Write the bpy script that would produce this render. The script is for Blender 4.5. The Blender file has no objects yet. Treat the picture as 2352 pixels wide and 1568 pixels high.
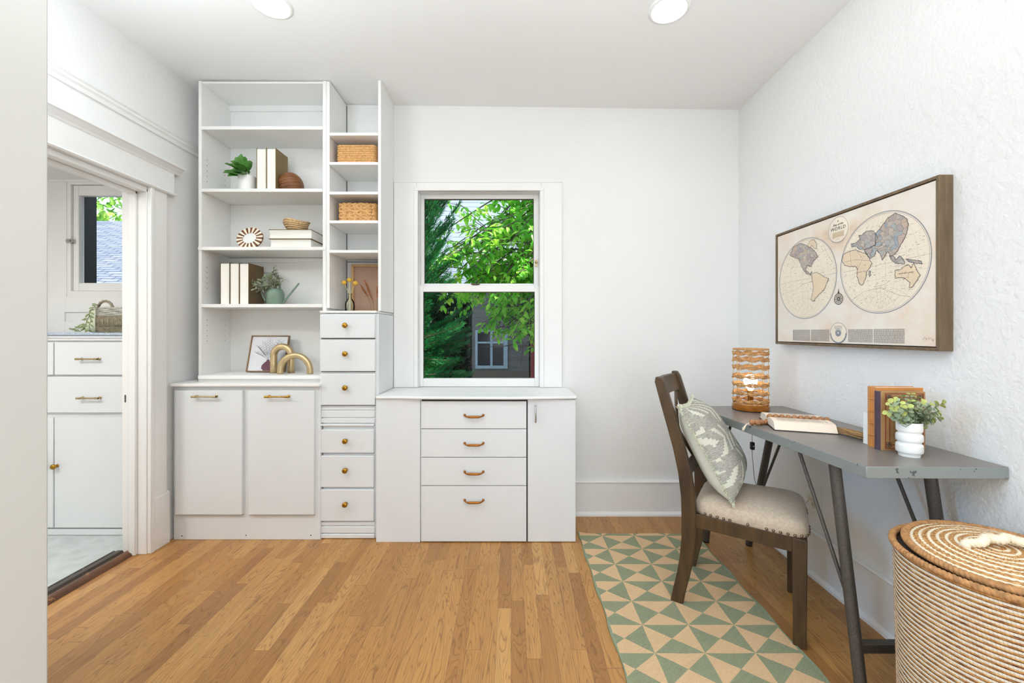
import bpy, bmesh, math, random
from math import sin, cos, pi, sqrt, atan2, radians
from mathutils import Vector, Matrix

# ------------------------------------------------------------------ camera, world, lights, exposure
S = bpy.context.scene
COL = S.collection
CAMH = 1.2
FP = 950.0                     # focal length in pixels of the 2352 wide frame
cam = bpy.data.objects.new('camera', bpy.data.cameras.new('camera'))
COL.objects.link(cam)
cam.location = (0, 0, CAMH)
cam.rotation_euler = (pi / 2, 0, 0)
cam.data.sensor_width = 36
cam.data.lens = FP / 2352 * 36
cam.data.shift_x = 2 / 2352
cam.data.shift_y = -21 / 2352
cam.data.clip_start = 0.02
S.camera = cam
S.view_settings.view_transform = 'Standard'
S.view_settings.look = 'None'
S.view_settings.gamma = 1
S.view_settings.use_curve_mapping = False
S.view_settings.exposure = 0.0
S.cycles.use_denoising = True
S.cycles.max_bounces = 7
S.cycles.diffuse_bounces = 5
S.cycles.glossy_bounces = 3
S.cycles.transmission_bounces = 6
S.cycles.transparent_max_bounces = 8
S.cycles.caustics_reflective = False
S.cycles.caustics_refractive = False
S.cycles.sample_clamp_indirect = 6
S.cycles.use_adaptive_sampling = True
S.cycles.adaptive_threshold = 0.03

W = bpy.data.worlds.new('sky'); S.world = W
W.use_nodes = True
bg = W.node_tree.nodes['Background']
bg.inputs[0].default_value = (0.66, 0.83, 1.0, 1)
bg.inputs[1].default_value = 2.2


def light(name, kind, loc, energy, color=(1, 1, 1), rot=(0, 0, 0), **kw):
    d = bpy.data.lights.new(name, kind)
    d.energy = energy; d.color = color
    for k, v in kw.items():
        setattr(d, k, v)
    o = bpy.data.objects.new(name, d); COL.objects.link(o)
    o.location = loc; o.rotation_euler = rot
    return o


light('sun', 'SUN', (6, 4, 8), 19.0, (1, 0.95, 0.86), (0, radians(40), radians(4)), angle=radians(0.8))
WARM = (0.90, 0.965, 1.0)
CANS = [(-1.10, 1.895), (0.724, 1.895)]
# recessed lamps out of view; the left one is added to brighten that side
for (lx, ly, le) in ((-1.35, 1.0, 4.5), (-0.2, 0.35, 2.0), (0.95, 0.35, 0.6), (0.0, -1.1, 3.5)):
    light('overhead_light', 'AREA', (lx, ly, 2.655), le, WARM, shape='DISK', size=0.16)
light('rear_fill_light', 'AREA', (0.1, -2.25, 1.05), 45, (0.78, 0.90, 1.0), (radians(90), 0, 0),
      shape='RECTANGLE', size=2.4, size_y=1.7)  # added cool fill light behind the camera; the rear wall has no window
# two added fill lights out of view, aimed up to brighten the ceiling
light('upward_fill_light', 'AREA', (-1.4, 1.12, 1.95), 12, (0.82, 0.92, 1.0), (radians(180), 0, 0), shape='DISK', size=0.3)
light('upward_fill_light', 'AREA', (0.15, -0.1, 1.25), 48, (0.84, 0.93, 1.0), (radians(180), 0, 0), shape='DISK', size=0.8, spread=radians(138))
light('alcove_window_daylight', 'AREA', (-1.93, 1.0, 1.35), 3.6, (0.3, 0.6, 1.0), (0, radians(-78), radians(13)), shape='RECTANGLE', size=1.0, size_y=0.45, spread=radians(65))
light('pantry_lamp_light', 'AREA', (-2.62, 0.95, 2.17), 22.0, (1, 0.985, 0.96), shape='DISK', size=0.4)

# ------------------------------------------------------------------ helpers


def lin(c):
    if isinstance(c, str):
        c = [int(c[i:i + 2], 16) for i in (0, 2, 4)]
    o = []
    for v in c[:3]:
        v = v / 255
        o.append(v / 12.92 if v <= 0.04045 else ((v + 0.055) / 1.055) ** 2.4)
    return (*o, 1)


def PX(px, y):
    return (px - 1174) * y / FP


def PZ(py, y):
    return CAMH + (763 - py) * y / FP


class N:
    """small node-graph helper"""
    def __init__(s, name):
        s.m = bpy.data.materials.new(name); s.m.use_nodes = True
        s.t = s.m.node_tree; s.b = s.t.nodes['Principled BSDF']

    def n(s, typ, **kw):
        nd = s.t.nodes.new(typ)
        ins = kw.pop('i', {})
        for k, v in kw.items():
            setattr(nd, k, v)
        for k, v in ins.items():
            s.set(nd.inputs[k], v)
        return nd

    def set(s, sock, v):
        if isinstance(v, bpy.types.NodeSocket):
            s.t.links.new(v, sock)
        elif isinstance(v, bpy.types.Node):
            s.t.links.new(v.outputs[0], sock)
        else:
            if hasattr(sock.default_value, '__len__') and not hasattr(v, '__len__'):
                v = (v,) * len(sock.default_value)
            if hasattr(sock.default_value, '__len__'):
                v = tuple(v)[:len(sock.default_value)]
            sock.default_value = v

    def math(s, op, a, b=0.0, c=None):
        nd = s.n('ShaderNodeMath', operation=op)
        s.set(nd.inputs[0], a); s.set(nd.inputs[1], b)
        if c is not None:
            s.set(nd.inputs[2], c)
        return nd.outputs[0]

    def mix(s, f, a, b, blend='MIX'):
        nd = s.n('ShaderNodeMix', data_type='RGBA', blend_type=blend)
        s.set(nd.inputs[0], f); s.set(nd.inputs[6], a); s.set(nd.inputs[7], b)
        return nd.outputs[2]

    def ramp(s, f, stops):
        nd = s.n('ShaderNodeValToRGB')
        s.set(nd.inputs[0], f)
        els = nd.color_ramp.elements
        while len(els) > 1:
            els.remove(els[-1])
        els[0].position = stops[0][0]; els[0].color = lin(stops[0][1])
        for p, c in stops[1:]:
            e = els.new(p); e.color = lin(c)
        return nd.outputs[0]

    def coords(s, kind='Object'):
        if kind == 'Position':
            return s.n('ShaderNodeNewGeometry').outputs['Position']
        return s.n('ShaderNodeTexCoord').outputs[kind]

    def scale(s, vec, sc):
        nd = s.n('ShaderNodeVectorMath', operation='MULTIPLY')
        s.set(nd.inputs[0], vec); nd.inputs[1].default_value = sc
        return nd.outputs[0]

    def sep(s, vec):
        nd = s.n('ShaderNodeSeparateXYZ'); s.set(nd.inputs[0], vec)
        return nd.outputs

    def comb(s, x, y, z):
        nd = s.n('ShaderNodeCombineXYZ')
        s.set(nd.inputs[0], x); s.set(nd.inputs[1], y); s.set(nd.inputs[2], z)
        return nd.outputs[0]

    def noise(s, vec, scale=5, detail=3, rough=0.5, dist=0.0):
        nd = s.n('ShaderNodeTexNoise')
        s.set(nd.inputs['Vector'], vec)
        nd.inputs['Scale'].default_value = scale; nd.inputs['Detail'].default_value = detail
        nd.inputs['Roughness'].default_value = rough; nd.inputs['Distortion'].default_value = dist
        return nd.outputs[0]

    def bump(s, h, strength=0.3, dist=0.002):
        nd = s.n('ShaderNodeBump')
        nd.inputs['Strength'].default_value = strength; nd.inputs['Distance'].default_value = dist
        s.set(nd.inputs['Height'], h)
        s.t.links.new(nd.outputs[0], s.b.inputs['Normal'])

    def fin(s, color=None, rough=0.5, metal=0.0, **kw):
        if color is not None:
            s.set(s.b.inputs['Base Color'], color)
        s.set(s.b.inputs['Roughness'], rough); s.set(s.b.inputs['Metallic'], metal)
        for k, v in kw.items():
            s.set(s.b.inputs[k.replace('_', ' ')], v)
        return s.m


def simple(name, c, rough=0.5, metal=0.0, vary=0.0, nscale=30, bump=0.0, bdist=0.001, **kw):
    g = N(name)
    co = g.coords('Object')
    nz = g.noise(co, nscale, 4)
    c = lin(c)
    if vary:
        dark = tuple(v * (1 - vary) for v in c[:3]) + (1,)
        lite = tuple(min(1, v * (1 + vary)) for v in c[:3]) + (1,)
        f = g.math('MULTIPLY_ADD', nz, 2.2, -0.6)
        nd = g.n('ShaderNodeClamp'); g.set(nd.inputs[0], f)
        col = g.mix(nd.outputs[0], dark, lite)
    else:
        col = c
    if bump:
        g.bump(nz, bump, bdist)
    return g.fin(col, rough, metal, **kw)


M = {}


def build_materials():
    # painted plaster walls: hand-trowelled texture
    def plaster(name, c, sc, strength, dist):
        g = N(name); co = g.coords('Position')
        n1 = g.noise(co, sc, 3, 0.5, 0.15)
        n2 = g.noise(co, sc * 0.3, 3)
        h = g.math('ADD', n1, g.math('MULTIPLY', n2, 0.6))
        g.bump(h, strength, dist)
        M[name] = g.fin(lin(c), 0.55, 0, Specular_IOR_Level=0.3)
    plaster('plaster', (238, 237, 235), 56, 0.35, 0.0045)
    plaster('plaster_rough', (238, 237, 235), 64, 0.55, 0.006)
    plaster('plaster_ceiling', (238, 237, 235), 40, 0.2, 0.003)
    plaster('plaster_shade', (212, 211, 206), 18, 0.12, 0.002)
    M['trim'] = simple('trim_paint', (240, 239, 237), 0.38, vary=0.01, nscale=9, bump=0.08, bdist=0.002)
    M['cab'] = simple('cabinet_paint', (229, 231, 232), 0.42, vary=0.012, nscale=7, bump=0.1, bdist=0.002)
    M['shelf'] = simple('shelf_paint', (240, 239, 236), 0.4, vary=0.01, nscale=8, bump=0.06, bdist=0.002)
    M['gap'] = simple('dark_gap', (60, 52, 46), 0.9)
    # oak strip floor
    g = N('oak_floor'); x, y, z = g.sep(g.coords('Position'))
    u = g.math('DIVIDE', x, 0.0572)
    iu = g.math('FLOOR', u); fu = g.math('FRACT', u)
    wn = g.n('ShaderNodeTexWhiteNoise', noise_dimensions='1D'); g.set(wn.inputs['W'], iu)
    r1 = wn.outputs['Value']
    v = g.math('ADD', g.math('DIVIDE', y, g.math('MULTIPLY_ADD', r1, 0.45, 0.55)), g.math('MULTIPLY', r1, 37.3))
    iv = g.math('FLOOR', v); fv = g.math('FRACT', v)
    wn2 = g.n('ShaderNodeTexWhiteNoise', noise_dimensions='2D'); g.set(wn2.inputs['Vector'], g.comb(iu, iv, 0))
    r2 = wn2.outputs['Value']
    base = g.ramp(r2, [(0, (162, 112, 58)), (0.25, (186, 134, 72)), (0.5, (194, 142, 78)), (0.75, (174, 122, 64)), (1, (208, 158, 92))])
    gx = g.math('ADD', g.math('MULTIPLY', x, 1.0), g.math('MULTIPLY', r2, 9.0))
    gv = g.comb(g.math('MULTIPLY', gx, 17.0), g.math('MULTIPLY', y, 1.7), g.math('MULTIPLY', r2, 31.0))
    cath = g.noise(gv, 1.0, 2, 0.5, 0.9)
    rings = g.math('FRACT', g.math('MULTIPLY', cath, 15.0))
    rings = g.math('POWER', g.math('ABSOLUTE', g.math('MULTIPLY_ADD', rings, 2.0, -1.0)), 5.0)
    fine = g.noise(g.comb(g.math('MULTIPLY', gx, 260.0), g.math('MULTIPLY', y, 9.0), r2), 1.0, 3, 0.6)
    col = g.mix(g.math('MULTIPLY', rings, 0.68), base, lin((112, 68, 30)))
    col = g.mix(g.math('MULTIPLY', g.math('SUBTRACT', fine, 0.42), 0.95), col, lin((120, 76, 40)))
    dk = g.noise(g.comb(g.math('MULTIPLY', gx, 22.0), g.math('MULTIPLY', y, 2.2), 3.0), 1.0, 3, 0.6)
    dkm = g.n('ShaderNodeMapRange', i={0: dk, 1: 0.68, 2: 0.76, 3: 0.0, 4: 0.55})
    col = g.mix(dkm.outputs[0], col, lin((92, 60, 36)))
    e1 = g.math('LESS_THAN', g.math('MINIMUM', fu, g.math('SUBTRACT', 1.0, fu)), 0.010)
    e2 = g.math('LESS_THAN', g.math('MINIMUM', fv, g.math('SUBTRACT', 1.0, fv)), 0.0012)
    edge = g.math('MAXIMUM', e1, e2)
    col = g.mix(g.math('MULTIPLY', edge, 0.7), col, lin((92, 58, 34)))
    g.bump(g.math('SUBTRACT', g.math('MULTIPLY', fine, 0.15), edge), 0.12, 0.001)
    M['oak_floor'] = g.fin(col, 0.30, 0, Specular_IOR_Level=0.5)
    M['vinyl'] = simple('pantry_vinyl', (196, 202, 200), 0.45, vary=0.12, nscale=14)
    # dark distressed woods
    def wood(name, c1, c2, rough=0.45, sc=(3, 40, 40), wear=None):
        g = N(name); co = g.scale(g.coords('Object'), sc)
        n1 = g.noise(co, 1.0, 4, 0.6, 0.6); n2 = g.noise(co, 4.0, 3)
        f = g.n('ShaderNodeMapRange', i={0: g.math('ADD', g.math('MULTIPLY', n1, 0.7), g.math('MULTIPLY', n2, 0.3)), 1: 0.3, 2: 0.7}).outputs[0]
        col = g.mix(f, lin(c1), lin(c2))
        if wear:
            w = g.n('ShaderNodeMapRange', i={0: g.noise(g.coords('Object'), 22, 5, 0.7), 1: 0.6, 2: 0.68}).outputs[0]
            col = g.mix(w, col, lin(wear))
        g.bump(n1, 0.15, 0.001)
        M[name] = g.fin(col, rough)
    wood('chair_wood', (44, 33, 20), (94, 68, 38), 0.42, (14, 14, 2.2))
    wood('saddle_dark', (40, 32, 26), (74, 60, 48), 0.35, (40, 3, 40), (112, 100, 86))
    wood('saddle_worn', (66, 40, 24), (110, 68, 38), 0.4, (40, 3, 40), (178, 128, 78))
    wood('frame_wood', (84, 66, 46), (128, 106, 78), 0.55, (30, 30, 3))
    wood('frame_light', (176, 138, 92), (198, 160, 112), 0.5, (20, 20, 4))
    wood('frame_mid', (112, 82, 48), (150, 114, 72), 0.5, (20, 20, 4))
    wood('ball_wood', (96, 56, 28), (146, 92, 50), 0.4, (6, 6, 30))
    wood('weathered', (66, 70, 76), (112, 108, 100), 0.8, (2, 20, 20), (140, 104, 72))
    wood('bead_wood', (150, 98, 60), (184, 130, 84), 0.55, (30, 30, 60))
    M['brass'] = simple('aged_brass', (176, 132, 50), 0.28, 1.0, vary=0.2, nscale=60)
    M['brass_pale'] = simple('pale_brass', (176, 156, 116), 0.3, 1.0, vary=0.1, nscale=60)
    M['copper'] = simple('bronze_pull', (166, 106, 48), 0.36, 1.0, vary=0.15, nscale=60)
    M['chrome'] = simple('satin_nickel', (190, 188, 184), 0.3, 1.0)
    M['iron'] = simple('hammered_iron', (88, 82, 76), 0.38, 0.5, vary=0.5, nscale=420, bump=0.8, bdist=0.002)
    M['black'] = simple('black_plastic', (22, 22, 22), 0.4)
    g = N('desk_slate'); co = g.coords('Object')
    n1 = g.noise(co, 95, 4, 0.6); n2 = g.noise(co, 7, 3)
    col = g.mix(n1, lin((104, 97, 91)), lin((140, 132, 125)))
    col = g.mix(g.math('MULTIPLY', n2, 0.5), col, lin((128, 124, 118)))
    rg = g.n('ShaderNodeMapRange', i={0: n1, 1: 0.3, 2: 0.7, 3: 0.28, 4: 0.36}).outputs[0]
    M['desk_top'] = g.fin(col, rg)
    g = N('desk_edge_metal'); co = g.coords('Object')
    sp = g.n('ShaderNodeMapRange', i={0: g.noise(co, 55, 2, 0.5), 1: 0.69, 2: 0.72}).outputs[0]
    col = g.mix(sp, lin((150, 156, 154)), lin((92, 98, 100)))
    M['desk_edge'] = g.fin(col, 0.45, 0.55)
    # fabrics
    g = N('linen_seat'); co = g.coords('Object')
    n1 = g.noise(g.scale(co, (1, 1, 1)), 420, 3, 0.7); n2 = g.noise(co, 90, 3)
    col = g.mix(g.n('ShaderNodeMapRange', i={0: g.math('MULTIPLY_ADD', n1, 0.7, g.math('MULTIPLY', n2, 0.3)), 1: 0.35, 2: 0.65}).outputs[0], lin((168, 149, 128)), lin((212, 194, 172)))
    g.bump(n1, 0.4, 0.001)
    M['linen'] = g.fin(col, 0.95, 0, Sheen_Weight=0.2)
    # rug: hourglass triangles in a checkerboard, measured on the floor
    g = N('jute_rug'); x, y, z = g.sep(g.coords('Position'))
    wob = g.math('MULTIPLY', g.math('SUBTRACT', g.noise(g.coords('Position'), 9, 2), 0.5), 0.03)
    u = g.math('ADD', g.math('DIVIDE', g.math('SUBTRACT', x, 0.535), 0.187), g.math('ADD', wob, 20.0))
    v = g.math('ADD', g.math('DIVIDE', g.math('SUBTRACT', y, 1.835), 0.148), g.math('ADD', wob, 20.0))
    fu = g.math('SUBTRACT', g.math('FRACT', u), 0.5); fv = g.math('SUBTRACT', g.math('FRACT', v), 0.5)
    par = g.math('FLOORED_MODULO', g.math('ADD', g.math('FLOOR', u), g.math('FLOOR', v)), 2.0)
    vert = g.math('GREATER_THAN', g.math('ABSOLUTE', fv), g.math('ABSOLUTE', fu))
    green = g.math('ABSOLUTE', g.math('SUBTRACT', vert, par))
    wx = g.math('SINE', g.math('MULTIPLY', x, 2 * pi / 0.0062)); wy = g.math('SINE', g.math('MULTIPLY', y, 2 * pi / 0.0048))
    dots = g.math('MULTIPLY', wx, wy)
    dm = g.n('ShaderNodeMapRange', i={0: dots, 1: 0.1, 2: 0.7}).outputs[0]
    nz = g.noise(g.coords('Position'), 160, 3, 0.7)
    tan = g.mix(nz, lin((210, 166, 120)), lin((236, 204, 162)))
    tan = g.mix(g.math('MULTIPLY', dm, 0.45), tan, lin((236, 208, 172)))
    grn = g.mix(nz, lin((112, 120, 86)), lin((156, 160, 128)))
    grn = g.mix(g.math('MULTIPLY', dm, 0.7), grn, lin((204, 204, 180)))
    col = g.mix(green, tan, grn)
    bd = g.math('LESS_THAN', g.math('ABSOLUTE', g.math('SUBTRACT', x, 0.742)), 0.338)
    col = g.mix(bd, lin((150, 160, 132)), col)
    g.bump(g.math('ADD', dots, nz), 0.5, 0.002)
    M['rug'] = g.fin(col, 0.95, 0, Specular_IOR_Level=0.1)
    # woven hamper
    g = N('hamper_weave'); x, y, z = g.sep(g.coords('Object'))
    th = g.math('ARCTAN2', y, x)
    row = g.math('DIVIDE', z, 0.0125)
    tw = g.math('FRACT', g.math('ADD', g.math('MULTIPLY', th, 30.0), g.math('MULTIPLY', row, 0.31)))
    fr = g.math('FRACT', row)
    band = g.math('LESS_THAN', fr, 0.47)
    nz = g.noise(g.comb(g.math('MULTIPLY', th, 9.0), g.math('MULTIPLY', z, 160.0), 0.0), 1.0, 3, 0.6)
    brown = g.ramp(nz, [(0.3, (82, 52, 34)), (0.42, (156, 104, 56)), (0.54, (206, 150, 80)), (0.70, (234, 200, 150))])
    col = g.mix(band, brown, lin((242, 232, 214)))
    gapm = g.math('LESS_THAN', g.math('MINIMUM', fr, g.math('ABSOLUTE', g.math('SUBTRACT', fr, 0.49))), 0.04)
    col = g.mix(g.math('MULTIPLY', gapm, 0.75), col, lin((60, 40, 26)))
    tline = g.math('GREATER_THAN', tw, 0.86)
    col = g.mix(g.math('MULTIPLY', tline, 0.35), col, lin((90, 62, 40)))
    M['hamper'] = g.fin(col, 0.75)
    g = N('hamper_lid_coil'); x, y, z = g.sep(g.coords('Object'))
    rr = g.math('SQRT', g.math('ADD', g.math('MULTIPLY', x, x), g.math('MULTIPLY', g.math('MULTIPLY', y, y), 1.0)))
    th = g.math('ARCTAN2', y, x)
    fr = g.math('FRACT', g.math('ADD', g.math('DIVIDE', rr, 0.0172), g.math('MULTIPLY', g.math('SINE', g.math('MULTIPLY', th, 70.0)), 0.05)))
    band = g.math('LESS_THAN', fr, 0.36)
    nz = g.noise(g.comb(g.math('MULTIPLY', th, 12.0), g.math('MULTIPLY', rr, 180.0), 0.0), 1.0, 3, 0.6)
    brown = g.ramp(nz, [(0.3, (112, 70, 40)), (0.5, (186, 134, 78)), (0.7, (222, 182, 126))])
    col = g.mix(band, brown, lin((238, 224, 198)))
    M['hamper_lid'] = g.fin(col, 0.75)
    M['rope_brown'] = simple('rope_brown', (176, 128, 80), 0.75, vary=0.35, nscale=70)
    M['rope_cream'] = simple('rope_cream', (240, 226, 200), 0.8, vary=0.08, nscale=60, bump=0.5, bdist=0.003)
    M['hyacinth'] = simple('water_hyacinth', (206, 158, 100), 0.7, vary=0.3, nscale=110)
    M['hyacinth_lamp'] = simple('lamp_weave', (196, 146, 92), 0.7, vary=0.3, nscale=90)
    M['seagrass'] = simple('grey_seagrass', (142, 132, 110), 0.8, vary=0.35, nscale=60)
    M['seagrass_light'] = simple('pale_seagrass', (190, 188, 178), 0.8, vary=0.25, nscale=60)
    M['jute'] = simple('jute_bowl', (206, 172, 128), 0.85, vary=0.25, nscale=90)
    M['wire'] = simple('lamp_wire', (206, 176, 120), 0.4, 0.5)
    M['amber'] = simple('amber_base', (176, 104, 22), 0.15, 0.2, vary=0.3, nscale=25, Coat_Weight=0.6)
    # paper, books
    g = N('page_edges'); x, y, z = g.sep(g.coords('Object'))
    ln = g.math('SINE', g.math('MULTIPLY', x, 4200.0))
    M['pages'] = g.fin(g.mix(g.math('MULTIPLY_ADD', ln, 0.06, 0.08), lin((247, 244, 236)), lin((214, 204, 186))), 0.8)
    M['page'] = simple('open_page', (244, 226, 206), 0.8, vary=0.02)
    M['ink'] = simple('print_ink', (120, 112, 108), 0.8)
    M['ink_dark'] = simple('dark_ink', (58, 52, 50), 0.8)
    M['cover_olive'] = simple('olive_cover', (128, 108, 70), 0.6, vary=0.06, nscale=20)
    M['cover_brown'] = simple('brown_cover', (98, 76, 44), 0.55, vary=0.12, nscale=14)
    M['leather'] = simple('orange_leather', (200, 132, 66), 0.42, vary=0.12, nscale=16, bump=0.1)
    M['cover_tan'] = simple('tan_cover', (172, 132, 84), 0.5, vary=0.14, nscale=24)
    M['purple'] = simple('purple_spine', (74, 54, 66), 0.55, vary=0.15)
    M['red_ink'] = simple('red_border', (140, 40, 32), 0.5)
    M['white'] = simple('white_ceramic', (244, 243, 240), 0.3, vary=0.01)
    M['cream'] = simple('cream_inlay', (246, 238, 218), 0.35)
    M['inlay'] = simple('brown_inlay', (112, 64, 34), 0.35, vary=0.2)
    M['gold'] = simple('ribbed_gold', (206, 184, 142), 0.42, 0.8, vary=0.15, nscale=40)
    M['teal'] = simple('sage_enamel', (112, 134, 116), 0.38, vary=0.04)
    M['leaf_deep'] = simple('deep_green_leaf', (84, 140, 58), 0.45, vary=0.35, nscale=28, Subsurface_Weight=0.0)
    M['leaf_sage'] = simple('sage_leaf', (128, 134, 108), 0.6, vary=0.35, nscale=40)
    M['leaf_euc'] = simple('eucalyptus_leaf', (166, 182, 148), 0.55, vary=0.3, nscale=36)
    M['leaf_euc2'] = simple('yellow_green_leaf', (180, 188, 104), 0.55, vary=0.25, nscale=36)
    M['leaf_olive'] = simple('olive_garland_leaf', (128, 146, 96), 0.5, vary=0.35, nscale=40)
    M['stem'] = simple('plant_stem', (118, 108, 74), 0.7)
    M['straw'] = simple('dried_straw', (166, 128, 82), 0.8, vary=0.35, nscale=120)
    M['billy'] = simple('craspedia_yellow', (224, 180, 72), 0.8, vary=0.2, nscale=300, bump=0.8, bdist=0.003)
    M['stalk'] = simple('pale_stalk', (224, 204, 130), 0.6)
    M['gourd'] = simple('pale_gourd', (216, 220, 198), 0.55, vary=0.06)
    M['granite'] = simple('blue_granite', (176, 190, 206), 0.3, vary=0.35, nscale=160)
    M['plate'] = simple('outlet_plastic', (232, 231, 226), 0.35)
    M['plastic_tan'] = simple('almond_plug', (206, 198, 176), 0.4)
    M['cordw'] = simple('clear_cord', (200, 194, 182), 0.4)
    M['pink_panel'] = simple('mauve_art_panel', (176, 142, 122), 0.8, vary=0.03, nscale=3)
    M['plume'] = simple('pampas_plume', (166, 102, 60), 0.9, vary=0.35, nscale=60)
    M['plume_pale'] = simple('pampas_tip', (206, 178, 154), 0.9, vary=0.2)
    M['art_paper'] = simple('art_paper', (226, 226, 230), 0.8, vary=0.03, nscale=6)
    M['art_plum'] = simple('plum_vase_print', (110, 72, 84), 0.8, vary=0.1)
    M['art_pink'] = simple('pink_vase_print', (190, 134, 124), 0.8, vary=0.08)
    # world map print
    g = N('map_canvas'); co = g.coords('Object')
    n1 = g.noise(co, 3.0, 5, 0.6); n2 = g.noise(g.scale(co, (1, 1, 1)), 240, 2)
    col = g.ramp(n1, [(0.28, (208, 176, 144)), (0.40, (232, 214, 194)), (0.52, (238, 230, 218)), (0.75, (230, 220, 208))])
    col = g.mix(g.math('MULTIPLY', n2, 0.12), col, lin((190, 160, 130)))
    M['map_canvas'] = g.fin(col, 0.9)
    M['map_sea'] = simple('map_sea_print', (238, 224, 204), 0.9, vary=0.03, nscale=8)
    M['map_ring'] = simple('map_ring_print', (138, 142, 150), 0.9)
    M['map_grid'] = simple('map_grid_print', (204, 184, 154), 0.9)
    M['map_line'] = simple('map_coast_print', (78, 76, 82), 0.9)
    g = N('map_countries'); co = g.coords('Object')
    vo = g.n('ShaderNodeTexVoronoi', i={'Scale': 46.0}); nzv = g.n('ShaderNodeTexNoise', i={'Scale': 30.0}); g.set(nzv.inputs['Vector'], co)
    vv = g.n('ShaderNodeVectorMath', operation='MULTIPLY_ADD'); g.set(vv.inputs[0], nzv.outputs['Color']); vv.inputs[1].default_value = (.03, .03, .03); g.set(vv.inputs[2], co)
    co = vv.outputs[0]; g.set(vo.inputs['Vector'], co)
    f = g.sep(vo.outputs['Color'])[0]
    col = g.ramp(f, [(0.0, (152, 164, 172)), (0.2, (200, 186, 166)), (0.4, (176, 158, 154)), (0.6, (166, 172, 170)), (0.8, (196, 172, 152)), (1.0, (190, 182, 170))])
    vo2 = g.n('ShaderNodeTexVoronoi', feature='DISTANCE_TO_EDGE', i={'Scale': 46.0}); g.set(vo2.inputs['Vector'], co)
    col = g.mix(g.math('MULTIPLY', g.math('LESS_THAN', vo2.outputs[0], 0.045), 0.4), col, lin((90, 86, 90)))
    M['map_land'] = g.fin(col, 0.9)
    M['map_land_pale'] = simple('map_pale_land', (228, 206, 176), 0.9, vary=0.05, nscale=12)
    # glass, lamps
    g = N('window_glass')
    tr = g.n('ShaderNodeBsdfTransparent'); gl = g.n('ShaderNodeBsdfGlossy', i={'Roughness': 0.02})
    fz = g.n('ShaderNodeFresnel', i={'IOR': 1.12}); mx = g.n('ShaderNodeMixShader')
    g.t.links.new(fz.outputs[0], mx.inputs[0]); g.t.links.new(tr.outputs[0], mx.inputs[1]); g.t.links.new(gl.outputs[0], mx.inputs[2])
    g.t.links.new(mx.outputs[0], g.t.nodes['Material Output'].inputs[0])
    M['glass'] = g.m
    g = N('vase_glass')
    tr = g.n('ShaderNodeBsdfTransparent'); gl = g.n('ShaderNodeBsdfGlossy', i={'Roughness': 0.05})
    tr.inputs[0].default_value = (0.97, 0.97, 0.93, 1)
    fz = g.n('ShaderNodeFresnel', i={'IOR': 1.45}); mx = g.n('ShaderNodeMixShader')
    g.t.links.new(fz.outputs[0], mx.inputs[0]); g.t.links.new(tr.outputs[0], mx.inputs[1]); g.t.links.new(gl.outputs[0], mx.inputs[2])
    g.t.links.new(mx.outputs[0], g.t.nodes['Material Output'].inputs[0])
    M['clear'] = g.m
    def emis(name, c, st):
        g = N(name); g.fin((0.8, 0.8, 0.8, 1), 0.5)
        g.b.inputs['Emission Color'].default_value = c; g.b.inputs['Emission Strength'].default_value = st
        M[name] = g.m
    emis('diffuser', (1, 0.97, 0.92, 1), 12)
    emis('bulb', (1, 0.9, 0.76, 1), 8)
    # outside
    def leafmat(name, stops, sc=2.5):
        g = N(name); co = g.coords('Position')
        col = g.ramp(g.noise(co, sc, 4, 0.7), stops)
        g.fin(col, 0.45)
        tl = g.n('ShaderNodeBsdfTranslucent'); g.set(tl.inputs[0], col)
        mx = g.n('ShaderNodeMixShader', i={0: 0.52})
        g.t.links.new(g.b.outputs[0], mx.inputs[1]); g.t.links.new(tl.outputs[0], mx.inputs[2])
        g.t.links.new(mx.outputs[0], g.t.nodes['Material Output'].inputs[0])
        M[name] = g.m
    leafmat('tree_leaf', [(0.25, (56, 150, 34)), (0.45, (112, 204, 48)), (0.58, (176, 232, 84)), (0.75, (236, 232, 80))], 4)
    leafmat('juniper_leaf', [(0.3, (16, 78, 44)), (0.5, (34, 120, 60)), (0.7, (74, 158, 80))], 6)
    leafmat('hedge_leaf', [(0.3, (12, 30, 18)), (0.5, (24, 52, 30)), (0.7, (52, 82, 50))], 6)
    leafmat('far_leaf', [(0.3, (60, 110, 40)), (0.5, (120, 170, 70)), (0.7, (190, 214, 120))], 3)
    M['bark'] = simple('bark', (92, 78, 68), 0.85, vary=0.3, nscale=30)
    M['soil'] = simple('soil', (58, 48, 40), 0.95, vary=0.3, nscale=5)
    g = N('pale_siding'); x, y, z = g.sep(g.coords('Position'))
    f = g.math('FRACT', g.math('DIVIDE', z, 0.12))
    M['siding'] = g.fin(g.mix(g.math('LESS_THAN', f, 0.1), lin((226, 226, 232)), lin((150, 150, 160))), 0.7)
    g = N('shingle_roof'); x, y, z = g.sep(g.coords('Object'))
    br = g.n('ShaderNodeTexBrick', i={'Scale': 1.0, 'Mortar Size': 0.012, 'Brick Width': 0.3, 'Row Height': 0.10, 'Color1': lin((82, 90, 108)), 'Color2': lin((104, 110, 124)), 'Mortar': lin((40, 50, 68))})
    g.set(br.inputs['Vector'], g.comb(x, g.math('ADD', y, g.math('MULTIPLY', g.noise(g.coords('Object'), 4, 2), 0.07)), 0))
    M['shingle'] = g.fin(br.outputs[0], 0.85)
    M['blue_sash'] = simple('old_blue_sash', (140, 158, 172), 0.7, vary=0.2, nscale=20)
    M['red_paint'] = simple('red_shutter', (132, 34, 34), 0.6, vary=0.3, nscale=12)
    M['dark_glass'] = simple('dark_window', (40, 38, 44), 0.1)


build_materials()
ORG = {}          # name of a root -> its location, so parts can be built in world space


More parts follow.
